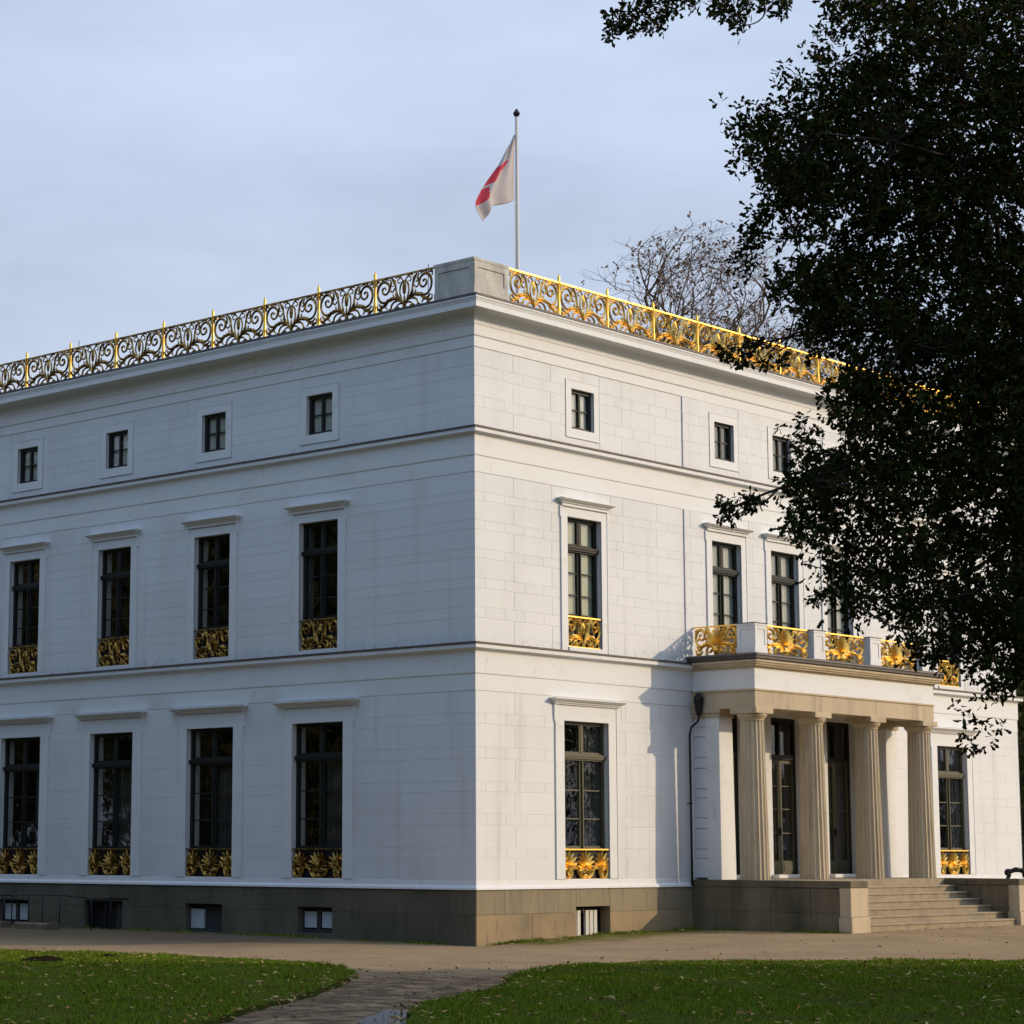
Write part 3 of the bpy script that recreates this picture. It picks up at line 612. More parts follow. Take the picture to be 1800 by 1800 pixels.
def grille_mid():
    mb = MB(); sx = 1.03/1.44; mirror_ribbons(mb, SCROLL, sx, .86)
    for f in (1.0,):
        blob(mb, 0, .36, .045, .12, .04); blob(mb, 0, .04, .05, .06, .05)
        for sg in (1, -1):
            for u, v, r_ in ((.43, .19, .06), (.205, .27, .04), (.25, .5, .04), (.62, .12, .05), (.3, .06, .05), (.62, .40, .04), (.13, .45, .035)): blob(mb, sg*u*sx, v, r_*.8, r_, .035)
            for u in (.34, .58): ringlet(mb, sg*u*sx, .055, .06, .018, .02)
    mb.box(-.522, .522, -.025, .02, .555, .58); mb.box(-.522, .522, -.02, .02, -.012, .008)
    return mb.mesh('grille_scroll', M['gold'], fix=True)
def palmette(mb, u, v, r, n, spread, only=0, y=0.0):
    for i in range(n):
        a = math.pi/2+(i/(n-1)-.5)*2*spread
        if only and (math.cos(a)*only) < -.05: continue
        rr = r*(1-.18*abs(i/(n-1)-.5)*2); pts = [(u+.12*r*math.cos(a), v+.12*r*math.sin(a)), (u+.55*rr*math.cos(a), v+.55*rr*math.sin(a)), (u+rr*math.cos(a), v+rr*math.sin(a))]
        mb.ribbon(spline(pts, 3), [.010, .014, .018, .023, .028, .024, .008], .026, y)
def grille_low():
    mb = MB(); palmette(mb, 0, .22, .31, 11, 1.9); blob(mb, 0, .25, .06, .10, .04); blob(mb, 0, .05, .07, .05, .04)
    for sg in (1, -1):
        palmette(mb, sg*.50, .24, .29, 9, 1.8); blob(mb, sg*.50, .25, .05, .07, .04); blob(mb, sg*.50, .06, .05, .05, .035); blob(mb, sg*.29, .235, .045, .035, .035)
        mirror = lambda pts: [(sg*p[0], p[1]) for p in pts]
        for pts in ([(.0, .03), (.10, .02), (.19, .09), (.26, .22), (.33, .26), (.40, .20), (.43, .08), (.50, .02), (.60, .04), (.64, .13), (.58, .19), (.52, .15), (.55, .10)],
                    [(.02, .03), (.10, .05), (.13, .12), (.09, .18), (.04, .15), (.06, .11)], [(.62, .02), (.655, .2), (.63, .33), (.57, .40), (.52, .36)], [(.44, .22), (.48, .14), (.46, .06)]):
            mb.ribbon(spline(mirror(pts), 4), .024, .03)
    mb.box(-.676, .676, -.03, .02, .535, .56); mb.box(-.676, .676, -.02, .02, -.012, .008)
    return mb.mesh('grille_palmette', M['gold'], fix=True)
GM, GL = grille_mid(), grille_low()
def shaded_gilt(me): c = me.copy(); c.materials.clear(); c.materials.append(M['gold_shade']); return c  # grille copy in the gilding that has shade in its colour
GMD, GLD = shaded_gilt(GM), shaded_gilt(GL)
def balcony_panel(wd, name):
    mb = MB(); sx = wd/1.44; cur = [c for i, c in enumerate(SCROLL) if i not in (5, 6)]
    mirror_ribbons(mb, cur, sx, .82, fat=1.6); mirror_ribbons(mb, [([(.28, .42), (.36, .36), (.33, .28), (.27, .31)], .014, .015), ([(.45, .08), (.52, .02), (.66, .03), (.69, .14)], .016, .016), ([(.60, .56), (.68, .60), (.70, .48)], .016, .015), ([(.10, .1), (.2, .05), (.27, .07)], .016, .016)], sx, .82); palmette(mb, 0, .16, .38, 9, .95); blob(mb, 0, .06, .09*sx, .10, .06); blob(mb, .05*sx, .06, .05*sx, .08, .06); blob(mb, -.05*sx, .06, .05*sx, .08, .06)
    for sg in (1, -1):
        for u, v, r_ in ((.43, .18, .05), (.205, .26, .04), (.67, .42, .035), (.25, .47, .045), (.55, .08, .04), (.34, .02, .035), (.6, .3, .03)): blob(mb, sg*u*sx, v, r_*sx, r_*1.1, .04)
        ringlet(mb, sg*.60*sx, .03, .055, .015, .018)
    mb.box(-wd/2-.02, wd/2+.02, -.022, .022, .535, .562)
    return mb.mesh(name, M['gold'], fix=True)

# ------------------------------------------------------------------ windows
def bead(mb, x0, x1, y, z0, z1, t=.028, p=.018, bottom=False):
    """raised outer edge round a surround"""
    mb.box(x0, x0+t, y-p, y, z0, z1); mb.box(x1-t, x1, y-p, y, z0, z1); mb.box(x0+t, x1-t, y-p, y, z1-t, z1)
    if bottom: mb.box(x0+t, x1-t, y-p, y, z0, z0+t)
def make_window(kind, olive=False):
    q = KIND[kind]; a, z0, z1, b_ = q['w']/2, q['z0'], q['z1'], q['b']; fm = M['frameolive'] if olive else M['frame']
    mb = MB(); F_ = -.018; parts = {}
    if kind == 'top':
        e = a+b_; F_ = -.008; mb.box(-e, -a, F_, .016, z0-b_, z1+b_); mb.box(a, e, F_, .016, z0-b_, z1+b_); mb.box(-a, a, F_, .016, z1, z1+b_); mb.box(-a, a, F_, .016, z0-b_, z0)
        bead(mb, -e-.012, e+.012, F_, z0-b_-.012, z1+b_+.012, .018, .006, True)
    else:
        top = 4.375 if kind == 'low' else 8.13; e = a+b_; base = 1.155 if kind == 'low' else 5.39; ear = .03; ez = z1-.02
        mb.box(-e, -a, F_, .016, base, top); mb.box(a, e, F_, .016, base, top); mb.box(-a, a, F_, .016, z1, top)
        if kind == 'mid': mb.box(-a, a, -.045, .1, 5.39, z0)
        for sg in (-1, 1):
            x0, x1 = sorted((sg*(e-.03), sg*e)); mb.box(x0, x1, F_-.010, F_, base, ez)
            x0, x1 = sorted((sg*(e-.03), sg*(e+ear))); mb.box(x0, x1, F_-.010, .015, ez, top)
    parts['window'] = mb.mesh('window_surround', M['white_trim'])
    if kind != 'top':
        zb, zt, hw = (4.375, 4.492, 1.09) if kind == 'low' else (8.13, 8.278, .82)
        def ringh(e2, hw=hw): return [(-hw+.13-e2, .014), (-hw+.13-e2, -.03-e2), (hw-.13+e2, -.03-e2), (hw-.13+e2, .014)]
        pr = [(-.02, zt+.004), (.13, zt), (.13, zt-.02), (.115, zt-.03), (.085, zt-.055), (.05, zt-.065), (.05, zt-.085), (.02, zt-.095), (.018, zb)]
        parts['hood'] = MB().sweep(ringh, pr).mesh('window_hood', M['white_trim'])
    # joinery
    Y0, Y1 = (.07, .14) if kind == 'top' else (.105, .175); fw_ = .065; mb = MB(); zl = z0 if kind == 'top' else z0+(.53 if kind == 'low' else .55)
    mb.box(-a, -a+fw_, Y0, Y1, z0, z1); mb.box(a-fw_, a, Y0, Y1, z0, z1); mb.box(-a+fw_, a-fw_, Y0, Y1, z1-fw_, z1)
    mb.box(-a+fw_, a-fw_, Y0, Y1, zl-.02, zl+.055)
    mw = .035 if kind != 'top' else .026
    panes = []
    if kind == 'top':
        mb.box(-mw, mw, Y0+.008, Y1-.004, zl+.055, z1-fw_); zm = (zl+z1)/2
        for sg in (-1, 1):
            x0, x1 = sorted((sg*mw, sg*(a-fw_))); mb.box(x0, x1, Y0+.025, Y1-.01, zm-.012, zm+.012); panes += [(x0, x1, zl+.055, zm-.012), (x0, x1, zm+.012, z1-fw_)]
    else:
        t0, t1 = (3.354, 3.482) if kind == 'low' else (7.293, 7.42)
        mb.box(-a+fw_, a-fw_, Y0-.02, Y1, t0, t1); mb.box(-a, a, Y0-.05, Y0-.02, t0+.03, t1-.02); mb.box(-a+.01, a-.01, Y0-.065, Y0-.05, t1-.055, t1-.02)
        mb.box(-mw, mw, Y0+.006, Y1-.004, zl+.055, t0); mb.box(-mw*.8, mw*.8, Y0+.006, Y1-.004, t1, z1-fw_); mb.box(-.012, .012, Y0-.02, Y0+.006, zl+.0, t0)
        zz = [zl+.055, (2.268 if kind == 'low' else 6.475), (2.799 if kind == 'low' else 6.90), t0]
        for sg in (-1, 1):
            x0, x1 = sorted((sg*mw, sg*(a-fw_)))
            # sash stiles
            mb.box(x0, x0+.03, Y0+.015, Y1-.006, zz[0], z1-fw_) if sg > 0 else mb.box(x1-.03, x1, Y0+.015, Y1-.006, zz[0], z1-fw_)
            mb.box(x0, x1, Y0+.02, Y1-.008, zz[0], zz[0]+.04); mb.box(x0, x1, Y0+.02, Y1-.008, t1, t1+.035)
            for i in range(3):
                if i: mb.box(x0, x1, Y0+.025, Y1-.012, zz[i]-.012, zz[i]+.012)
                panes.append((x0, x1, zz[i], zz[i+1]))
            panes.append((x0, x1, t1, z1-fw_))
    parts['frame'] = mb.mesh('window_frame', fm)
    parts['panes'] = [(MB().quad((-(x1-x0)/2, 0, -(b2-a2)/2), ((x1-x0)/2, 0, -(b2-a2)/2), ((x1-x0)/2, 0, (b2-a2)/2), (-(x1-x0)/2, 0, (b2-a2)/2)).mesh('pane', M['glass']), ((x0+x1)/2, Y0+.045, (a2+b2)/2)) for x0, x1, a2, b2 in panes]
    if kind != 'top': parts['board'] = MB().box(-a, a, .085, .10, z0, zl).mesh('backing_board', M['black'])
    parts['zl'] = zl
    return parts
WIN = {(k, o): make_window(k, o) for k in KIND for o in (False, True)}
def wavy(x0, x1, z0, z1, amp, n, mname):
    V = []; F = []; m_ = n*6
    for i in range(m_+1):
        x = x0+(x1-x0)*i/m_; y = amp*math.sin(i/6*2*math.pi)
        V += [(x, y, z0), (x, y, z1)]
    F = [(2*i, 2*i+2, 2*i+3, 2*i+1) for i in range(m_)]
    return rawmesh('curtain', V, F, M[mname], True)
CUR = {}
def curtain(key, *a):
    if key not in CUR: CUR[key] = wavy(*a)
    return CUR[key]
def put_window(face, s, kind, dress=None):
    olive = face == 'R' and kind == 'low'; P = WIN[(kind, olive)]; q = KIND[kind]; a = q['w']/2
    pl = side(face, s)
    if face == 'R' and proud(s, q['z0']): pl['loc'] = (s, -PROUD, 0)
    wo = obj('window', P['window'], villa, **pl)
    if 'hood' in P: obj('hood', P['hood'], wo)
    obj('frame', P['frame'], wo)
    for me, lc in P['panes']: obj('pane', me, wo, loc=lc)
    if kind != 'top':
        obj('backing_board', P['board'], wo)
        if not (face == 'R' and kind == 'mid' and s in RCOL[1:4]):
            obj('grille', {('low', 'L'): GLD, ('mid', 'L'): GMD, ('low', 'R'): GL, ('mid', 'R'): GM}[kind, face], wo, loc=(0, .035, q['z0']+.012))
    for key, x0, x1, z0, z1, amp, n, mn in dress or []:
        obj('curtain', curtain((kind,)+key, x0, x1, z0, z1, amp, n, mn), wo, loc=(0, .155 if kind == 'top' else .19 if (face == 'R' and kind == 'mid') else .24, 0))
for i, s in enumerate(WC):
    put_window('L', s, 'top', [(('n',), -.34, .34, 9.66, 10.44, .012, 5, 'net')])
    put_window('L', s, 'mid', [] if i else [(('e',), -.52, -.36, 5.5, 7.94, .02, 2, 'drape')])
    put_window('L', s, 'low', [(('d',), -.02, .66, 1.2, 3.4, .035, 5, 'drape')] if i in (0, 1, 2) else [(('d2',), .25, .66, 1.2, 3.4, .035, 3, 'drape')])
for i, s in enumerate(RCOL):
    put_window('R', s, 'top', [(('r0',), -.34, .34, 9.66, 10.44, .012, 5, 'net')] if i == 0 else [(('r1',), -.34, .10, 9.66, 10.44, .012, 4, 'curtain')])
    put_window('R', s, 'mid', [(('b',), -.52, .52, 5.5, 7.94, .0, 1, 'blind')] if i == 0 else [(('c',), -.52, .52, 5.5, 7.94, .012, 7, 'curtain')])
    if i in (0, 4): put_window('R', s, 'low', [(('q',), .02, .66, 1.2, 4.05, .03, 5, 'drape')])

# cellar openings
def cellar(face, a, b_, c, d, style):
    mid = (a+b_)/2; hw = (b_-a)/2
    o = obj('cellar_window', MB().box(-hw, hw, .20, .24, c, d).mesh('cellar_back', M['black']), villa, **side(face, mid))
    def pan(x0, x1, z0, z1, nm, m, y=.10): obj(nm, MB().cham(x0, x1, y, y+.05, z0, z1, .006).mesh(nm, M[m]), o)
    if style == 'two':
        pan(-hw+.03, hw-.03, c, c+.06, 'sill', 'darkboard', .06)
        pan(-hw+.06, -.07, c+.09, d-.08, 'pane', 'paleboard'); pan(.07, hw-.06, c+.09, d-.08, 'pane', 'paleboard'); pan(-.05, .05, c+.06, d-.03, 'mullion', 'darkboard', .08)
    elif style == 'one':
        pan(-hw+.02, -hw+.40, c+.06, d-.10, 'pane', 'paleboard'); pan(-hw+.42, hw-.02, c+.03, d-.05, 'shutter', 'darkboard', .14); pan(-hw, hw, c-.0, c+.04, 'sill', 'darkboard', .05)
    elif style == 'open':
        pan(hw-.35, hw-.02, c, d-.05, 'door_leaf', 'darkboard', .12); pan(-.04, 0, c, d, 'jamb', 'iron', .05); pan(-hw+.02, -hw+.06, c, d, 'jamb', 'iron', .05); pan(-hw, hw, d-.05, d, 'lintel', 'iron', .04)
    elif style == 'slats':
        for i in range(6):
            if i == 2: continue
            x = -hw+.06+i*.125; pan(x, x+.10, c+.03, d-.07, 'slat', 'palewood', .09)
        pan(-.20, -.14, d-.12, d-.02, 'bracket', 'iron', .07); pan(-hw, hw, c-.03, c+.02, 'sill', 'step', -.04)
for q, st in zip(CELLL, ('two', 'one', 'open', 'two')): cellar('L', *q, st)
cellar('R', *CELLR[0], 'slats')

# ------------------------------------------------------------------ porch
PX0, PX1, PY = 6.60, 13.44, -1.515
COLX = [6.85, 8.963, 11.077, 13.19]; COLY = -1.265
def ringP(e): return [(PX0-e, -.03), (PX0-e, PY-e), (PX1+e, PY-e), (PX1+e, -.03)]
# floor, cheeks, steps
ZP = 1.12
obj('porch_floor', MB().box(7.06, 12.98, -1.92, .0, .0, ZP-.002).box(6.49, 7.06, -1.9, 0, -.1, ZP-.10).box(12.98, 13.55, -1.9, 0, -.1, ZP-.1).mesh('porch_floor', M['step']), villa)
def cheek(x0, x1, nm):
    mid = (x0+x1)/2; o = obj(nm, MB().cham(x0+.03, x1-.03, -3.57, 0, -.15, .99, .01).mesh(nm, M['dstone']), villa)
    for y0, y1 in ((-3.64, -2.45), (-2.45, -1.2), (-1.2, -.03)):
        obj('coping_stone', MB().cham(x0-.005, x1+.005, y0+.004, y1-.003, .995, ZP+.0, .008).mesh('coping_stone', M['dstone']), o)
    for k, (y0, y1) in enumerate(((-3.56, -2.75), (-2.75, -1.85), (-1.85, -.95), (-.95, -.03))):
        for z0, z1 in ((-.15, .52), (.52, .985)):
            for xa, xb in ((x0+.008, x0+.0299), (x1-.0299, x1-.008)): obj('facing_stone', MB().box(xa, xb, y0+.005, y1-.004, z0+.004, z1-.003).mesh('facing_stone', M['dstone']), o)
    obj('end_pier', MB().cham(x0-.012, x1+.012, -3.635, -3.40, .455, .99, .012).mesh('end_pier', M['stone']), o)
    obj('end_pier', MB().cham(x0-.025, x1+.035, -3.655, -3.38, -.15, .452, .015).mesh('end_pier_foot', M['stone']), o)
    return o
cheek(6.47, 7.08, 'stair_cheek'); cheek(12.96, 13.57, 'stair_cheek')
for k in range(6):
    z = .18+.1343*(k+1); y = -3.56+.275*k
    me = MB().box(7.082, 12.958, y+.018, -1.9 if k == 5 else y+.5, .0, z-.045).cham(7.082, 12.958, y, y+.45, z-.045, z, .012).mesh('step', M['step'])
    obj('step', me, villa)
# columns
def shaft():
    pr = [(.292-.060*t-.0*t*t, ZP+3.08*t, .085) for t in [i/10 for i in range(11)]]
    pr += [(.232, 4.205, 0), (.238, 4.215, 0), (.232, 4.225, 0), (.25, 4.25, 0), (.285, 4.29, 0), (.302, 4.33, 0), (.29, 4.345, 0), (.2, 4.346, 0)]
    return MB().lathe(pr, 120, 0, 0, 0, 20).mesh('column', M['stone'])
SH = shaft(); AB = MB().cham(-.305, .305, -.305, .305, 4.345, 4.455, .006).mesh('abacus', M['stone'])
for x in COLX:
    o = obj('column', SH, villa, loc=(x, COLY, 0)); obj('abacus', AB, o)
# architrave, frieze, cornice, flashing
mb = MB()
for a, b_ in ((PX0, 8.963), (8.966, 11.075), (11.078, PX1)):
    obj('architrave', MB().cham(a+.002, b_-.002, PY, -1.05, 4.457, 4.79, .004).mesh('architrave', M['stone']), villa)
obj('architrave', MB().box(PX0, PX0+.46, -1.049, 0, 4.457, 4.79).mesh('architrave_side', M['stone']), villa); obj('architrave', MB().box(PX1-.46, PX1, -1.049, 0, 4.457, 4.79).mesh('architrave_side2', M['stone']), villa)
def ppart(nm, pr, m): return obj(nm, MB().sweep(ringP, pr).mesh(nm, m), villa)
ppart('taenia', [(0, 4.828), (.022, 4.825), (.022, 4.79), (-.02, 4.788)], M['stone'])
ppart('porch_frieze', [(.002, 5.27), (.002, 4.826), (-.05, 4.826)], M['white_trim'])
ppart('porch_cornice', [(.13, 5.392), (.15, 5.375), (.15, 5.345), (.125, 5.33), (.115, 5.30), (.09, 5.295), (.085, 5.268), (.04, 5.262), (.01, 5.225), (.0, 5.22)], M['stone'])
ppart('porch_flashing', [(-.3, 5.545), (.155, 5.515), (.19, 5.50), (.20, 5.465), (.175, 5.455), (.175, 5.41), (.16, 5.395), (.10, 5.392)], M['lead'])
obj('balcony_floor', MB().box(PX0+.25, PX1-.25, PY+.25, -.0, 5.40, 5.54).mesh('balcony_floor', M['lead']), villa)
obj('porch_ceiling', MB().box(PX0+.44, PX1-.44, -1.06, 0, 4.60, 4.66).mesh('porch_ceiling', M['stone']), villa)
# antae
def anta(sg):
    X = lambda d: (PX0+.05+d) if sg < 0 else (PX1-.05-d)
    mb = MB()
    for z0, z1, w0, w1 in ((ZP, 4.30, .505, .455),):
        p = [(0, z0, w0), (0, z1, w1)]
        V = [(X(0), -.62, z0), (X(w0), -.62, z0), (X(w0), -.29, z0), (X(0), -.29, z0), (X(.0), -.62, z1), (X(w1), -.62, z1), (X(w1), -.29, z1), (X(.0), -.29, z1)]
        F = ((0, 1, 5, 4), (1, 2, 6, 5), (3, 0, 4, 7), (4, 5, 6, 7), (2, 3, 7, 6))
        mb.add(V, F)
    o = obj('anta', mb.mesh('anta', M['white_trim'], fix=True), villa)
    a, b_ = sorted((X(-.03), X(.49))); c, d = sorted((X(-.065), X(.53)))
    obj('capital', MB().box(a, b_, -.65, 0, 4.30, 4.385).box(c, d, -.685, 0, 4.386, 4.456).mesh('anta_capital', M['stone']), o)
    for z0, z1, tall in courses:
        if z1 > 4.6 or z0 < 1.0: continue
        zt = min(z1, 4.298)
        if zt-z0 < .1: continue
        a, b_ = sorted((X(.012), X(.50))); obj('ashlar_block', MB().box(a, b_, -.288, -.005, max(z0, ZP)+.005, zt-.006).mesh('anta_block', M['white']), o)
anta(-1); anta(1)
# doors
def make_door():
    P = {}; a = DOOR['w']/2; z0, z1 = DOOR['z0'], DOOR['z1']; Y0, Y1 = .20, .28
    mb = MB(); mb.box(-a, -a+.07, Y0, Y1, z0, z1); mb.box(a-.07, a, Y0, Y1, z0, z1); mb.box(-a+.07, a-.07, Y0, Y1, z1-.07, z1); mb.box(-a+.07, a-.07, Y0-.03, Y1, 3.585, 3.68); mb.box(-.03, .03, Y0, Y1, 3.68, z1-.07)
    P['frame'] = mb.mesh('door_frame', M['frame'])
    leafs = []
    for sg in (-1, 1):
        x0, x1 = sorted((sg*.004, sg*(a-.07))); mb = MB(); Y2 = Y0+.02
        mb.box(x0, x0+.075, Y2, Y1, z0, 3.585); mb.box(x1-.075, x1, Y2, Y1, z0, 3.585); mb.box(x0+.075, x1-.075, Y2, Y1, z0, z0+.28); mb.box(x0+.075, x1-.075, Y2, Y1, 3.50, 3.585)
        mb.box(x0+.10, x1-.10, Y2-.012, Y2, z0+.07, z0+.24)
        zz = [z0+.28, 2.05, 2.55, 3.03, 3.50]
        for z in zz[1:-1]: mb.box(x0+.075, x1-.075, Y2+.02, Y1-.02, z-.012, z+.012)
        leafs.append((mb.mesh('door_leaf', M['frameolive']), [(x0+.075, x1-.075, zz[i], zz[i+1]) for i in range(4)]))
    P['leafs'] = leafs; P['top'] = [(-a+.07, -.03, 3.68, z1-.07), (.03, a-.07, 3.68, z1-.07)]
    P['handle'] = MB().box(-.05, -.03, .17, .22, 2.0, 2.16).box(-.12, -.03, .155, .175, 2.12, 2.14).mesh('handle', M['iron'])
    return P
DP = make_door()
def panemesh(x0, x1, z0, z1): return MB().quad((x0, .248, z0), (x1, .248, z0), (x1, .248, z1), (x0, .248, z1)).mesh('pane', M['glass'])
dpm = {}
for s in doorsR:
    d = obj('door', DP['frame'], villa, loc=(s, 0, 0))
    for me, ps in DP['leafs']:
        l = obj('leaf', me, d)
        for q in ps: obj('pane', dpm.setdefault(q, panemesh(*q)), d)
    for q in DP['top']: obj('pane', dpm.setdefault(q, panemesh(*q)), d)
    obj('handle', DP['handle'], d); obj('threshold', MB().cham(-.66, .66, -.16, .25, ZP+.001, DOOR['z0'], .01).mesh('threshold', M['white_trim']), d)
    obj('curtain', curtain(('door',), -.55, .55, 1.25, 3.58, .02, 8, 'drape'), d, loc=(0, .36, 0))
# balcony: pedestals and gilded panels
BP, BS = balcony_panel(1.62, 'balcony_panel'), balcony_panel(1.02, 'balcony_panel_side')
for x in COLX:
    x = x-.02 if x < 10 else x+.02
    mb = MB(); mb.box(x-.205, x+.205, -1.52, -1.11, 5.50, 6.07); mb.box(x-.22, x+.22, -1.535, -1.095, 5.50, 5.63); mb.box(x-.225, x+.225, -1.54, -1.09, 6.07, 6.11)
    for a, b_, c, d in ((-.205, -.13, 5.63, 6.07), (.13, .205, 5.63, 6.07), (-.13, .13, 6.0, 6.07), (-.13, .13, 5.63, 5.68)):
        mb.box(x+a, x+b_, -1.532, -1.52, c, d); mb.box(x-.217, x-.205, -1.315+a, -1.315+b_, c, d)
    o = obj('pedestal', mb.mesh('pedestal', M['white_trim']), villa)
    obj('coping', MB().box(x-.235, x+.235, -1.55, -1.08, 6.111, 6.125).mesh('pedestal_coping', M['lead']), o)
for i in range(3): obj('balcony_panel', BP, villa, loc=((COLX[i]+COLX[i+1])/2, -1.40, 5.555))
for x, r_ in ((PX0+.08, -math.pi/2), (PX1-.08, math.pi/2)): obj('balcony_panel', BS, villa, loc=(x, -.57, 5.555), rot=(0, 0, r_))
# rain pipe
mb = MB(); mb.tube([(6.43, -.07, 1.0), (6.43, -.07, 3.95), (6.44, -.10, 4.10), (6.50, -.22, 4.22), (6.52, -.26, 4.36)], .022, 8)
o = obj('rain_pipe', mb.mesh('rain_pipe', M['iron'], True), villa)
obj('hopper', MB().lathe([(.035, 4.32, 0), (.07, 4.42, 0), (.10, 4.62, 0), (.10, 4.70, 0), (.06, 4.74, 0), (.055, 4.78, 0)], 10, 6.51, -.24).mesh('hopper', M['iron'], True), o)
for z in (2.6,): obj('bracket', MB().box(6.405, 6.455, -.095, .0, z, z+.02).mesh('bracket', M['iron']), o)
for x, y, z in ((1.2, 2.2, 12.95), (1.0, 12.5, 12.95)): obj('lightning_rod', MB().tube([(x, y, 11.6), (x, y, z)], .008, 5).mesh('lightning_rod', M['iron']), villa)

# ------------------------------------------------------------------ small things by the house
mb = MB()
for sg, k in ((-1, 1.0), (1, 1.12)):
    pts = [(sg*.19*k, .0), (sg*.15*k, .07), (sg*.20*k, .14*k), (sg*.10, .155*k), (0, .19)]
    mb.tube([(p[0], 0, p[1]) for p in spline(pts, 4)], [.045, .04, .036, .04, .05, .055, .06, .055, .05, .045, .05, .055, .05, .045, .05, .055, .05], 7)
blob(mb, -.17, .15, .07, .06, .06); blob(mb, .19, .13, .08, .06, .06); blob(mb, 0, .19, .08, .05, .06)
obj('stair_ornament', mb.mesh('stair_ornament', mat('dark_bronze', (.02, .018, .016), .6, .3)), loc=(13.20, -3.45, 1.12), rot=(0, 0, R(-45)), label='small dark arched ornament on the right stair cheek', cat='ornament')

# guard rail and kerbs of the cellar stairs by the side wall
rail = obj('guard_rail', None, loc=(-1.0, 11.3, .09), label='thin dark iron guard rail before the shaded side wall', cat='guard rail')
def rz(y): return .78 if y < 1.4 else .78
obj('top_rail', MB().tube([(1.0-.05, -2.0, .60), (.0, -2.0, .62), (0, -1.0, .68), (0, 1.1, .66), (.9, 1.7, .62)], .017, 6).mesh('top_rail', M['iron'], True), rail)
for x, y in ((0, -2.0), (0, -1.0), (0, -.45), (0, .0), (0, .8), (.45, 1.4), (.9, 1.7), (.5, -2.0)): obj('post', MB().tube([(x, y, -.05), (x, y, .645)], .014, 6).mesh('post', M['iron'], True), rail)
for x, y, a, l_, lab in ((-1.25, 12.1, .05, .75, 'pale low kerb stone farther left at the foot of the guard rail'), (-1.35, 10.6, -.08, 1.25, 'pale low kerb stone nearer the dark cellar opening')):
    mb = MB().cham(-l_/2, l_/2, -.14, .14, -.05, .13, .03); obj('kerb_stone', mb.mesh('kerb_stone', M['dstone']), loc=(x, y, .085), rot=(0, 0, -math.pi/2+a), label=lab, cat='kerb stone', group='kerb stones by the cellar stairs')

# ------------------------------------------------------------------ flag
pole = obj('flagpole', None, loc=(10.93, 8.0, 11.66), label='tall slim pale flagpole on the villa roof', cat='flagpole')
obj('shaft', MB().tube([(0, 0, 0), (0, 0, 3.2), (0, 0, 3.25), (0, 0, 7.85)], [.075, .068, .055, .042], 10).mesh('shaft', M['pole'], True), pole)
obj('finial', MB().lathe([(.03, 7.84, 0), (.07, 7.89, 0), (.09, 7.94, 0), (.05, 8.0, 0), (.01, 8.06, 0)], 10).mesh('finial', M['iron']), pole)
obj('halyard', MB().tube([(-.10, -.02, .4), (-.10, -.02, 5.7)], .008, 4).mesh('halyard', M['pole']), pole)
# drooping cloth: hoist edge down the pole, fly corner hanging to the left
hoist = spline([(-.05, 7.36), (-.09, 6.9), (-.10, 6.2), (-.10, 5.72)], 8); fly = spline([(-.06, 7.40), (-.36, 6.95), (-.62, 6.50), (-.95, 6.10), (-1.32, 5.63), (-1.51, 5.28), (-1.31, 4.93)], 4)
low = spline([(-.10, 5.72), (-.38, 5.58), (-.72, 5.47), (-1.02, 5.37), (-1.14, 5.10), (-1.31, 4.93)], 5)
NT, NW = 36, 28; V = []; F = []; mi = []
hoist = [np.array([np.interp(t, np.linspace(0, 1, len(hoist)), [h[0] for h in hoist]), np.interp(t, np.linspace(0, 1, len(hoist)), [h[1] for h in hoist])]) for t in np.linspace(0, 1, NT+1)]
flyc = [np.array([np.interp(t, np.linspace(0, 1, len(fly)), [h[0] for h in fly]), np.interp(t, np.linspace(0, 1, len(fly)), [h[1] for h in fly])]) for t in np.linspace(0, 1, NT+1)]
lowc = [np.array([np.interp(t, np.linspace(0, 1, len(low)), [h[0] for h in low]), np.interp(t, np.linspace(0, 1, len(low)), [h[1] for h in low])]) for t in np.linspace(0, 1, NW+1)]
for i in range(NT+1):
    t = i/NT
    for j in range(NW+1):
        u = j/NW; p = hoist[i]*(1-u)+flyc[i]*u; base = hoist[NT]*(1-u)+flyc[NT]*u; p = p+(lowc[j]-base)*t**3
        dpt = .06*math.sin(u*13+t*2.5)*u**.6*(.4+t)+.05*math.sin(u*4-t*5)*u
        V.append((p[0], dpt, p[1]))
for i in range(NT):
    for j in range(NW):
        F.append((i*(NW+1)+j, i*(NW+1)+j+1, (i+1)*(NW+1)+j+1, (i+1)*(NW+1)+j)); t, u = (i+.5)/NT, (j+.5)/NW
        mi.append(1 if ((.35 < t < .58 and u > .34+1.6*(t-.35)) or (.60 < t < .82 and u > .66+.8*(.82-t))) else 0)
me = rawmesh('flag', V, F, M['flag'], True); me.materials.append(M['flagred']); me.polygons.foreach_set('material_index', mi)
fo = obj('flag', me, loc=(10.93, 8.0, 11.66), label='white flag with red emblem hanging limp from the flagpole', cat='flag')
fo.modifiers.new('thickness', 'SOLIDIFY').thickness = .006

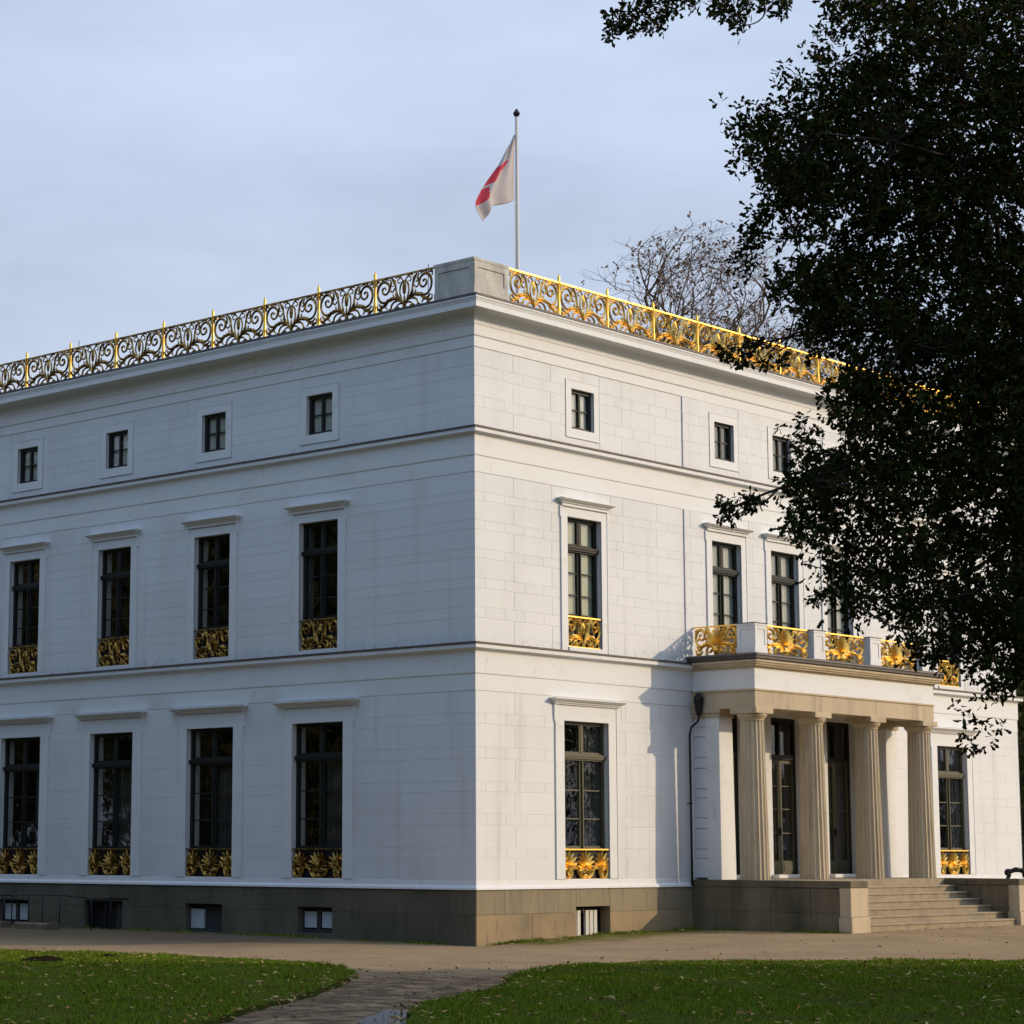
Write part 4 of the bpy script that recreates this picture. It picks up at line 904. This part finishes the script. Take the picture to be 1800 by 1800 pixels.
# ------------------------------------------------------------------ trees
def rosettes(cent, axis, nl, Lr, Wr, spread=1.0, m=None, name='leaves'):
    k = len(cent); pos = np.repeat(cent, nl, 0); ax0 = np.repeat(unit(axis), nl, 0)
    d = unit(ax0*.45+rng.normal(0, spread*.62, (k*nl, 3))); d[:, 2] -= .12; d = unit(d)
    s_ = unit(np.cross(d, rng.normal(0, 1, (k*nl, 3)))); L = rng.uniform(*Lr, k*nl); W = rng.uniform(*Wr, k*nl)
    pos = pos+d*(L*.18)[:, None]+rng.normal(0, .02, (k*nl, 3))
    V, F = leaf_arrays(pos, d, s_, L, W); return rawmesh(name, V, F, m)
def curved(a, b_, sag, wob, n=7):
    a, b_ = np.array(a, float), np.array(b_, float); P = []; L = np.linalg.norm(b_-a); o1, o2 = rng.normal(0, wob*L, 3), rng.normal(0, wob*L, 3)
    for i in range(n+1):
        t = i/n; p = a*(1-t)+b_*t+o1*math.sin(math.pi*t)+o2*math.sin(2*math.pi*t)*.6; p[2] += sag*L*math.sin(math.pi*t); P.append(p)
    return P

# --- the oak at the right: crown reaches into the picture from a trunk just outside it
OAK = [(1500, -30), (1455, 40), (1425, 66), (1437, 110), (1432, 135), (1378, 140), (1400, 190), (1378, 195), (1340, 200), (1262, 218), (1275, 255), (1285, 312), (1345, 300), (1352, 345), (1312, 385), (1318, 425), (1292, 468), (1352, 480), (1340, 545), (1395, 560), (1420, 590), (1405, 618), (1460, 625), (1490, 640), (1455, 690), (1500, 728), (1420, 765), (1372, 800), (1392, 840), (1370, 860), (1415, 885), (1382, 930), (1432, 965), (1440, 1010), (1402, 1028), (1440, 1058), (1482, 1048), (1500, 1078), (1545, 1112), (1580, 1108), (1640, 1050), (1648, 1130), (1590, 1130), (1640, 1158), (1690, 1140), (1715, 1215), (1672, 1290), (1705, 1300), (1740, 1240), (1790, 1200), (1800, 1180), (1900, 1150), (1900, -30)]
SPRIGS = [[(1258, 888), (1275, 872), (1310, 868), (1342, 872), (1335, 892), (1310, 905), (1290, 922), (1262, 905)], [(1262, 612), (1330, 598), (1395, 610), (1388, 635), (1330, 658), (1280, 640)], [(1065, 30), (1090, 8), (1130, -8), (1180, -20), (1240, -10), (1238, 4), (1205, 18), (1180, 30), (1170, 58), (1110, 55), (1085, 72), (1066, 62)], [(1250, 4), (1300, -12), (1390, -10), (1392, 22), (1365, 34), (1320, 10), (1305, 62), (1280, 40), (1252, 18)]]
oakD = 25.0
trunk_b = at(2060, 1650, oakD); trunk_b[2] = 0.0
def vnoise(p, sc, seed):
    q = p*sc; i = np.floor(q).astype(np.int64); f = q-i; f = f*f*(3-2*f); r = 0
    def hsh(a): return ((np.sin(a[:, 0]*127.1+a[:, 1]*311.7+a[:, 2]*74.7+seed)*43758.5453) % 1.0)
    for dx in (0, 1):
        for dy in (0, 1):
            for dz in (0, 1):
                wgt = (f[:, 0] if dx else 1-f[:, 0])*(f[:, 1] if dy else 1-f[:, 1])*(f[:, 2] if dz else 1-f[:, 2]); r = r+wgt*hsh(i+np.array([dx, dy, dz]))
    return r
def sprays_in(poly, n, d0, d1, thr, seed):
    q = np.array(poly); lo, hi = q.min(0), q.max(0); p = np.c_[rng.uniform(lo[0]-20, hi[0], n), rng.uniform(lo[1], hi[1]+20, n)]; p = p[inpoly(p+rng.normal(0, 4 if thr > 0 else 2, p.shape)+(np.array([-9.0, 4.0]) if thr > 0 else 0), poly)]
    D = rng.uniform(d0, d1, len(p)); P = cam_pos+D[:, None]*(FW+RT*((p[:, 0]-PPX)/FPX)[:, None]+UP*((900-p[:, 1])/FPX)[:, None])
    if thr > 0:
        q2 = np.c_[p/np.array([62.0, 48.0]), np.zeros(len(p))]; nn = .20*vnoise(P, 1.5, seed)+.14*vnoise(P, 4.0, seed+3)+.36*vnoise(q2, 1.0, 9)+.30*vnoise(q2, 2.4, 4); dens = np.clip((p[:, 0]-1300)/300, 0, 1)*.10
        ylow = np.clip((p[:, 1]-950)/250, 0, 1)*.09
        P = P[nn > thr-dens+ylow]
    return P
cl = sprays_in(OAK, 3500, 22.6, 27.6, .475, 5); S = [(np.repeat(cl, 7, 0)+rng.normal(0, .105, (len(cl)*7, 3)))]
for i, sp in enumerate(SPRIGS): S.append(sprays_in(sp, 105 if i < 2 else 210, 24.4, 25.4, 0, 1))
# the rest of the crown, outside the frame
rest = []
cc = np.array(trunk_b)+np.array([0, 0, 9.5])
q = rng.uniform(-1, 1, (26000, 3)); q = q[(np.linalg.norm(q, axis=1) < 1) & (np.linalg.norm(q, axis=1) > .35)]; P = cc+q*np.array([8.5, 8.5, 8.0])
dv = P-cam_pos; dz_ = dv@FW; ppx = PPX+FPX*(dv@RT)/dz_; ppy = 900-FPX*(dv@UP)/dz_
P = P[((ppx > 1830) | (ppy < -30)) & (P[:, 2] > 2.2)]; rest = P[:5200]
sp_all = np.concatenate(S+[rest]); outw = unit(sp_all-cc+rng.normal(0, 1.5, sp_all.shape))
oak = obj('oak_tree', None, loc=tuple(trunk_b), label='dark leafy oak overhanging the right side in front of the villa', cat='tree')
ob = np.array(trunk_b)
obj('crown', rosettes(sp_all-ob, outw, 6, (.066, .108), (.042, .060), 1.0, M['leaf'], 'oak_leaf_mesh'), oak)
mb = MB(); mb.tube([(0, 0, -.3), (.05, 0, .5), (0, .05, 3), (.1, 0, 6), (0, .1, 9), (.1, .1, 12.5), (.2, 0, 16)], [.62, .48, .40, .34, .26, .16, .05], 14)
obj('trunk', mb.mesh('oak_trunk', M['bark'], True), oak)
nodes = []; mb = MB()
tips = list(S[0][rng.integers(0, len(S[0]), 34)])+[S[i][rng.integers(0, len(S[i]))] for i in (1, 2)]+list(rest[rng.integers(0, len(rest), 24)])
for tp in tips:
    tp = tp-ob; hz = max(2.6, min(13.0, tp[2]*.62+1.2+rng.uniform(-.8, 1.6))); c_ = curved((0.05, 0.05, hz), tp, .09, .06, 9); L = np.linalg.norm(tp)
    r0 = .010+.0065*np.linalg.norm(tp-np.array([0, 0, hz])); mb.tube(c_, [r0*(1-.88*(i/9)**.8)+.004 for i in range(10)], 5, False)
    nodes += c_[3:]
# one high limb passes above the picture and lets two sprays hang into it
high = spline([ob*0+np.array([0, 0, 11.0]), at(1700, -330, 25)-ob, at(1450, -230, 25)-ob, at(1260, -130, 24.9)-ob, at(1130, -60, 24.9)-ob], 6)
mb.tube(high, [.11*(1-.9*i/(len(high)-1))+.008 for i in range(len(high))], 6, False); nodes += high[8:]
for a_, pts in ((14, [(1265, -70), (1280, 5), (1300, 48)]), (17, [(1190, -50), (1140, 5), (1120, 40)]), (18, [(1150, -50), (1105, 20), (1085, 62)]), (12, [(1340, -60), (1345, 22), (1312, 44), (1300, 22)]), (11, [(1390, -70), (1375, -10), (1372, 18)])):
    c_ = spline([high[a_]]+[at(x_, y_, 24.9)-ob for x_, y_ in pts], 5); mb.tube(c_, [.014*(1-.8*i/(len(c_)-1)) for i in range(len(c_))], 4, False); nodes += c_[3:]
obj('limbs', mb.mesh('oak_limbs', M['bark'], True), oak)
nodes = np.array(nodes); mb = MB(); sub = sp_all[rng.permutation(len(sp_all))[:2300]]-ob; vis = np.concatenate([s_ for s_ in S[1:]])-ob; sub = np.concatenate([sub, vis[::6]])
for p in sub:
    dd = np.linalg.norm(nodes-p, axis=1)+.8*np.maximum(0, np.linalg.norm(p)-np.linalg.norm(nodes, axis=1))*0; k = int(np.argmin(dd)); 
    if dd[k] > .75: continue
    c_ = curved(nodes[k], p, -.05, .07, 4); mb.tube(c_, [.012, .009, .007, .005, .003], 3, False)
obj('twigs', mb.mesh('oak_twigs', M['bark'], True), oak)

# --- generic branching trees
def branch_tree(seed, height, spread, levels, r0, lean=(0, 0), fork=.35, dense=False):
    rd = random.Random(seed); mb = MB(); tips = []
    def rec(p, d, L, r, lev):
        n = 4 if lev > 1 else 3; pts = [p.copy()]; q = p.copy(); dd = d.copy()
        for i in range(n):
            dd = (dd+Vector((rd.gauss(0, .13), rd.gauss(0, .13), rd.gauss(.03, .09)))).normalized(); q = q+dd*L/n; pts.append(q.copy())
        mb.tube(pts, [r*(1-.45*i/n) for i in range(n+1)], 8 if lev == levels else (5 if lev > 2 else 3), False)
        if lev == 0: tips.append((q.copy(), dd.copy())); return
        k = rd.choice((3, 3, 4) if dense and lev < 5 else (2, 3, 3)) if lev > 1 else rd.choice((3, 4))
        for i in range(k):
            a = rd.uniform(0, 6.283); t = rd.uniform(.45, 1.0) if i else 1.0; bp = pts[min(n, max(1, int(round(t*n))))]
            o = dd.orthogonal().normalized(); o = (Matrix.Rotation(a, 3, dd) @ o); nd = (dd*(1-spread*.5)+o*spread*rd.uniform(.55, 1.1)+Vector((0, 0, .12))).normalized()
            rec(bp, nd, L*rd.uniform(.62, .86), r*(.55 if i else .68), lev-1)
    rec(Vector((0, 0, -.2)), Vector((lean[0], lean[1], 1)).normalized(), height*fork, r0, levels)
    return mb, tips
def ground_at(px, D): p = at(px, 1500, D); return (p[0], p[1], -.06)
def bare(name, px, D, h, seed, lab, fork, lv, r0, lean, leafn):
    o = obj(name, None, loc=ground_at(px, D), label=lab, cat='tree', group='half-bare trees behind the villa'); mb, tips = branch_tree(seed, h, .62, lv, r0, lean, fork, True)
    zmax = float(np.percentile([t[0].z for t in tips], 88)); hi_ = [t[0] for t in tips if t[0].z > .75*zmax]; mx_, my_, mz_ = [sum(p[i] for p in hi_)/len(hi_) for i in range(3)]
    mb.v = [(v[0]-mx_*v[2]/mz_, v[1]-my_*v[2]/mz_, v[2]) for v in mb.v]; tips = [(Vector((p.x-mx_*p.z/mz_, p.y-my_*p.z/mz_, p.z)), d_) for p, d_ in tips]; k = h/zmax
    def dome(p):
        x_, y_, z_ = p[0]*k, p[1]*k, p[2]*k
        if z_ > .8*h: z_ = .8*h+.2*h*math.tanh((z_-.8*h)/(.22*h))
        return (x_, y_, z_)
    mb.v = [dome(v) for v in mb.v]
    obj('branches', mb.mesh('bare_branches', M['twig'], True), o)
    cen = np.array([dome(t[0]) for t in tips]); ax = np.array([t[1] for t in tips]); sel = rng.permutation(len(cen))[:leafn]
    obj('crown', rosettes(cen[sel], ax[sel], 3, (.10, .17), (.07, .11), 1.2, M['autumn'], 'autumn_leaves'), o)
bare('bare_tree', 1275, 68, 19.2, 21, 'half-bare brown tree rising behind the gilded railing of the front', .42, 8, .46, (-.05, .06), 1500)
bare('bare_tree', 1360, 70, 18.3, 33, 'half-bare tree with brown leaves beside the oak, behind the roof', .44, 7, .44, (0, .05), 900)
bare('bare_tree', 1440, 74, 17.8, 5, 'half-bare tree behind the roof, mostly hidden by the oak', .42, 7, .42, (.05, 0), 700)
bare('bare_tree', 1105, 86, 22.2, 9, 'small distant bare treetop just above the front railing', .5, 6, .35, (0, 0), 60)

# --- full trees outside or at the edge of the picture
def full_tree_meshes(seed, h, rad, n, m, bottom=.12):
    mb, tips = branch_tree(seed, h*.75, .55, 3, .34, (0, 0), .38); rd = np.random.default_rng(seed)
    q = rd.normal(0, 1, (n, 3)); q = q/np.linalg.norm(q, axis=1)[:, None]*rd.uniform(.45, 1.0, (n, 1))**.5
    lump = .78+.34*vnoise(q*2.2+10, 1.0, seed); P = q*lump[:, None]*np.array([rad, rad, h*(1-bottom)/2])+np.array([0, 0, h*(bottom+(1-bottom)/2)])
    P = P[vnoise(P, .45, seed+2) > .30]
    return mb.mesh('tree_wood', M['bark'], True), rosettes(P, q[:len(P)], 4, (.30, .48), (.17, .27), 1.1, m, 'tree_leaves')
TA = full_tree_meshes(3, 19, 5.6, 5200, M['parkleaf'], .08); TB = full_tree_meshes(8, 16, 5.0, 4600, M['parkleaf'], .05); TY = full_tree_meshes(14, 15, 5.2, 4200, M['yellowleaf'], .08)
def full_tree(meshes, loc, rz_, sc, name, lab, grp):
    o = obj(name, None, loc=loc, rot=(0, 0, rz_), label=lab, cat='tree', group=grp); o.scale = (sc, sc, sc)
    obj('trunk', meshes[0], o); obj('crown', meshes[1], o)
def nu(n, u):
    p = cam_pos+(n+41.8)*np.array([math.sin(_yaw), math.cos(_yaw), 0])+u*np.array([math.cos(_yaw), -math.sin(_yaw), 0]); return (p[0], p[1], -.06)
for i, (n, u, k, sc) in enumerate(((-13, 23, 0, 1.0), (-22, 21, 1, 1.05), (-31, 24, 0, .95), (-14.5, 36, 1, 1.25), (-24, 38, 0, 1.15), (-36, 36, 1, 1.1), (-19, 54, 0, 1.3), (-33, 56, 0, 1.2))):
    full_tree((TA, TB)[k], nu(n, u), i*1.3, sc, 'park_tree', 'leafy park tree beyond the right edge, shading the lawns', 'park trees to the right of the view')
for i, (x, y, k, sc) in enumerate(((-27, 36, 0, 1.0), (-36, 44, 0, 1.0), (-22, 48, 1, 1.1), (-30, 57, 2, 1.15), (-44, 52, 0, 1.1), (-24, 24, 1, .8), (-48, 34, 0, 1.0), (-50, 20, 1, 1.2), (-52, 6, 0, 1.1), (-50, -8, 1, 1.25), (-54, -22, 0, 1.1), (-40, 66, 0, 1.2), (-38, 12, 0, 1.25), (-40, -2, 1, 1.3), (-36, 26, 1, 1.2), (-44, -14, 0, 1.2), (-21, 11, 0, 1.1), (-25.5, 0, 1, 1.15), (-20, 25, 1, 1.2))):  # besides the mirrored ones, extra trees added to dim the side wall
    full_tree((TA, TB, TY)[k], (x, y, -.06), i*1.9, sc, 'park_tree', 'unseen park tree beyond the left edge, for side window reflections and side wall shade', 'park trees to the left of the view')
for i, (px, D, k, sc, lab) in enumerate(((1905, 66, 0, .92, 'dark leafy tree beside the far end of the villa front'), (1850, 78, 2, .9, 'yellowing tree farther back beyond the far end of the villa'), (1960, 74, 1, 1.1, 'broad dark tree beyond the far end of the villa, rightmost'))):
    full_tree((TA, TB, TY)[k], ground_at(px, D), i*2.2, sc, 'leafy_tree', lab, 'trees beyond the far end of the villa')
# a far ring of woodland round the park
k = 15000; a = rng.uniform(0, 6.283, k); rad = rng.uniform(104, 124, k); top = 11+5*np.sin(a*9)*np.sin(a*5+1)+3*np.sin(a*31); z = rng.uniform(0, 1, k)**.8*np.maximum(top, 6)
P = np.c_[10+rad*np.cos(a), 8+rad*np.sin(a), z]
obj('far_wood', rosettes(P, rng.normal(0, 1, P.shape), 3, (1.0, 1.7), (.7, 1.1), 1.1, M['parkleaf'], 'far_wood'), kind='stuff', label='far belt of woodland round the park', cat='wood')
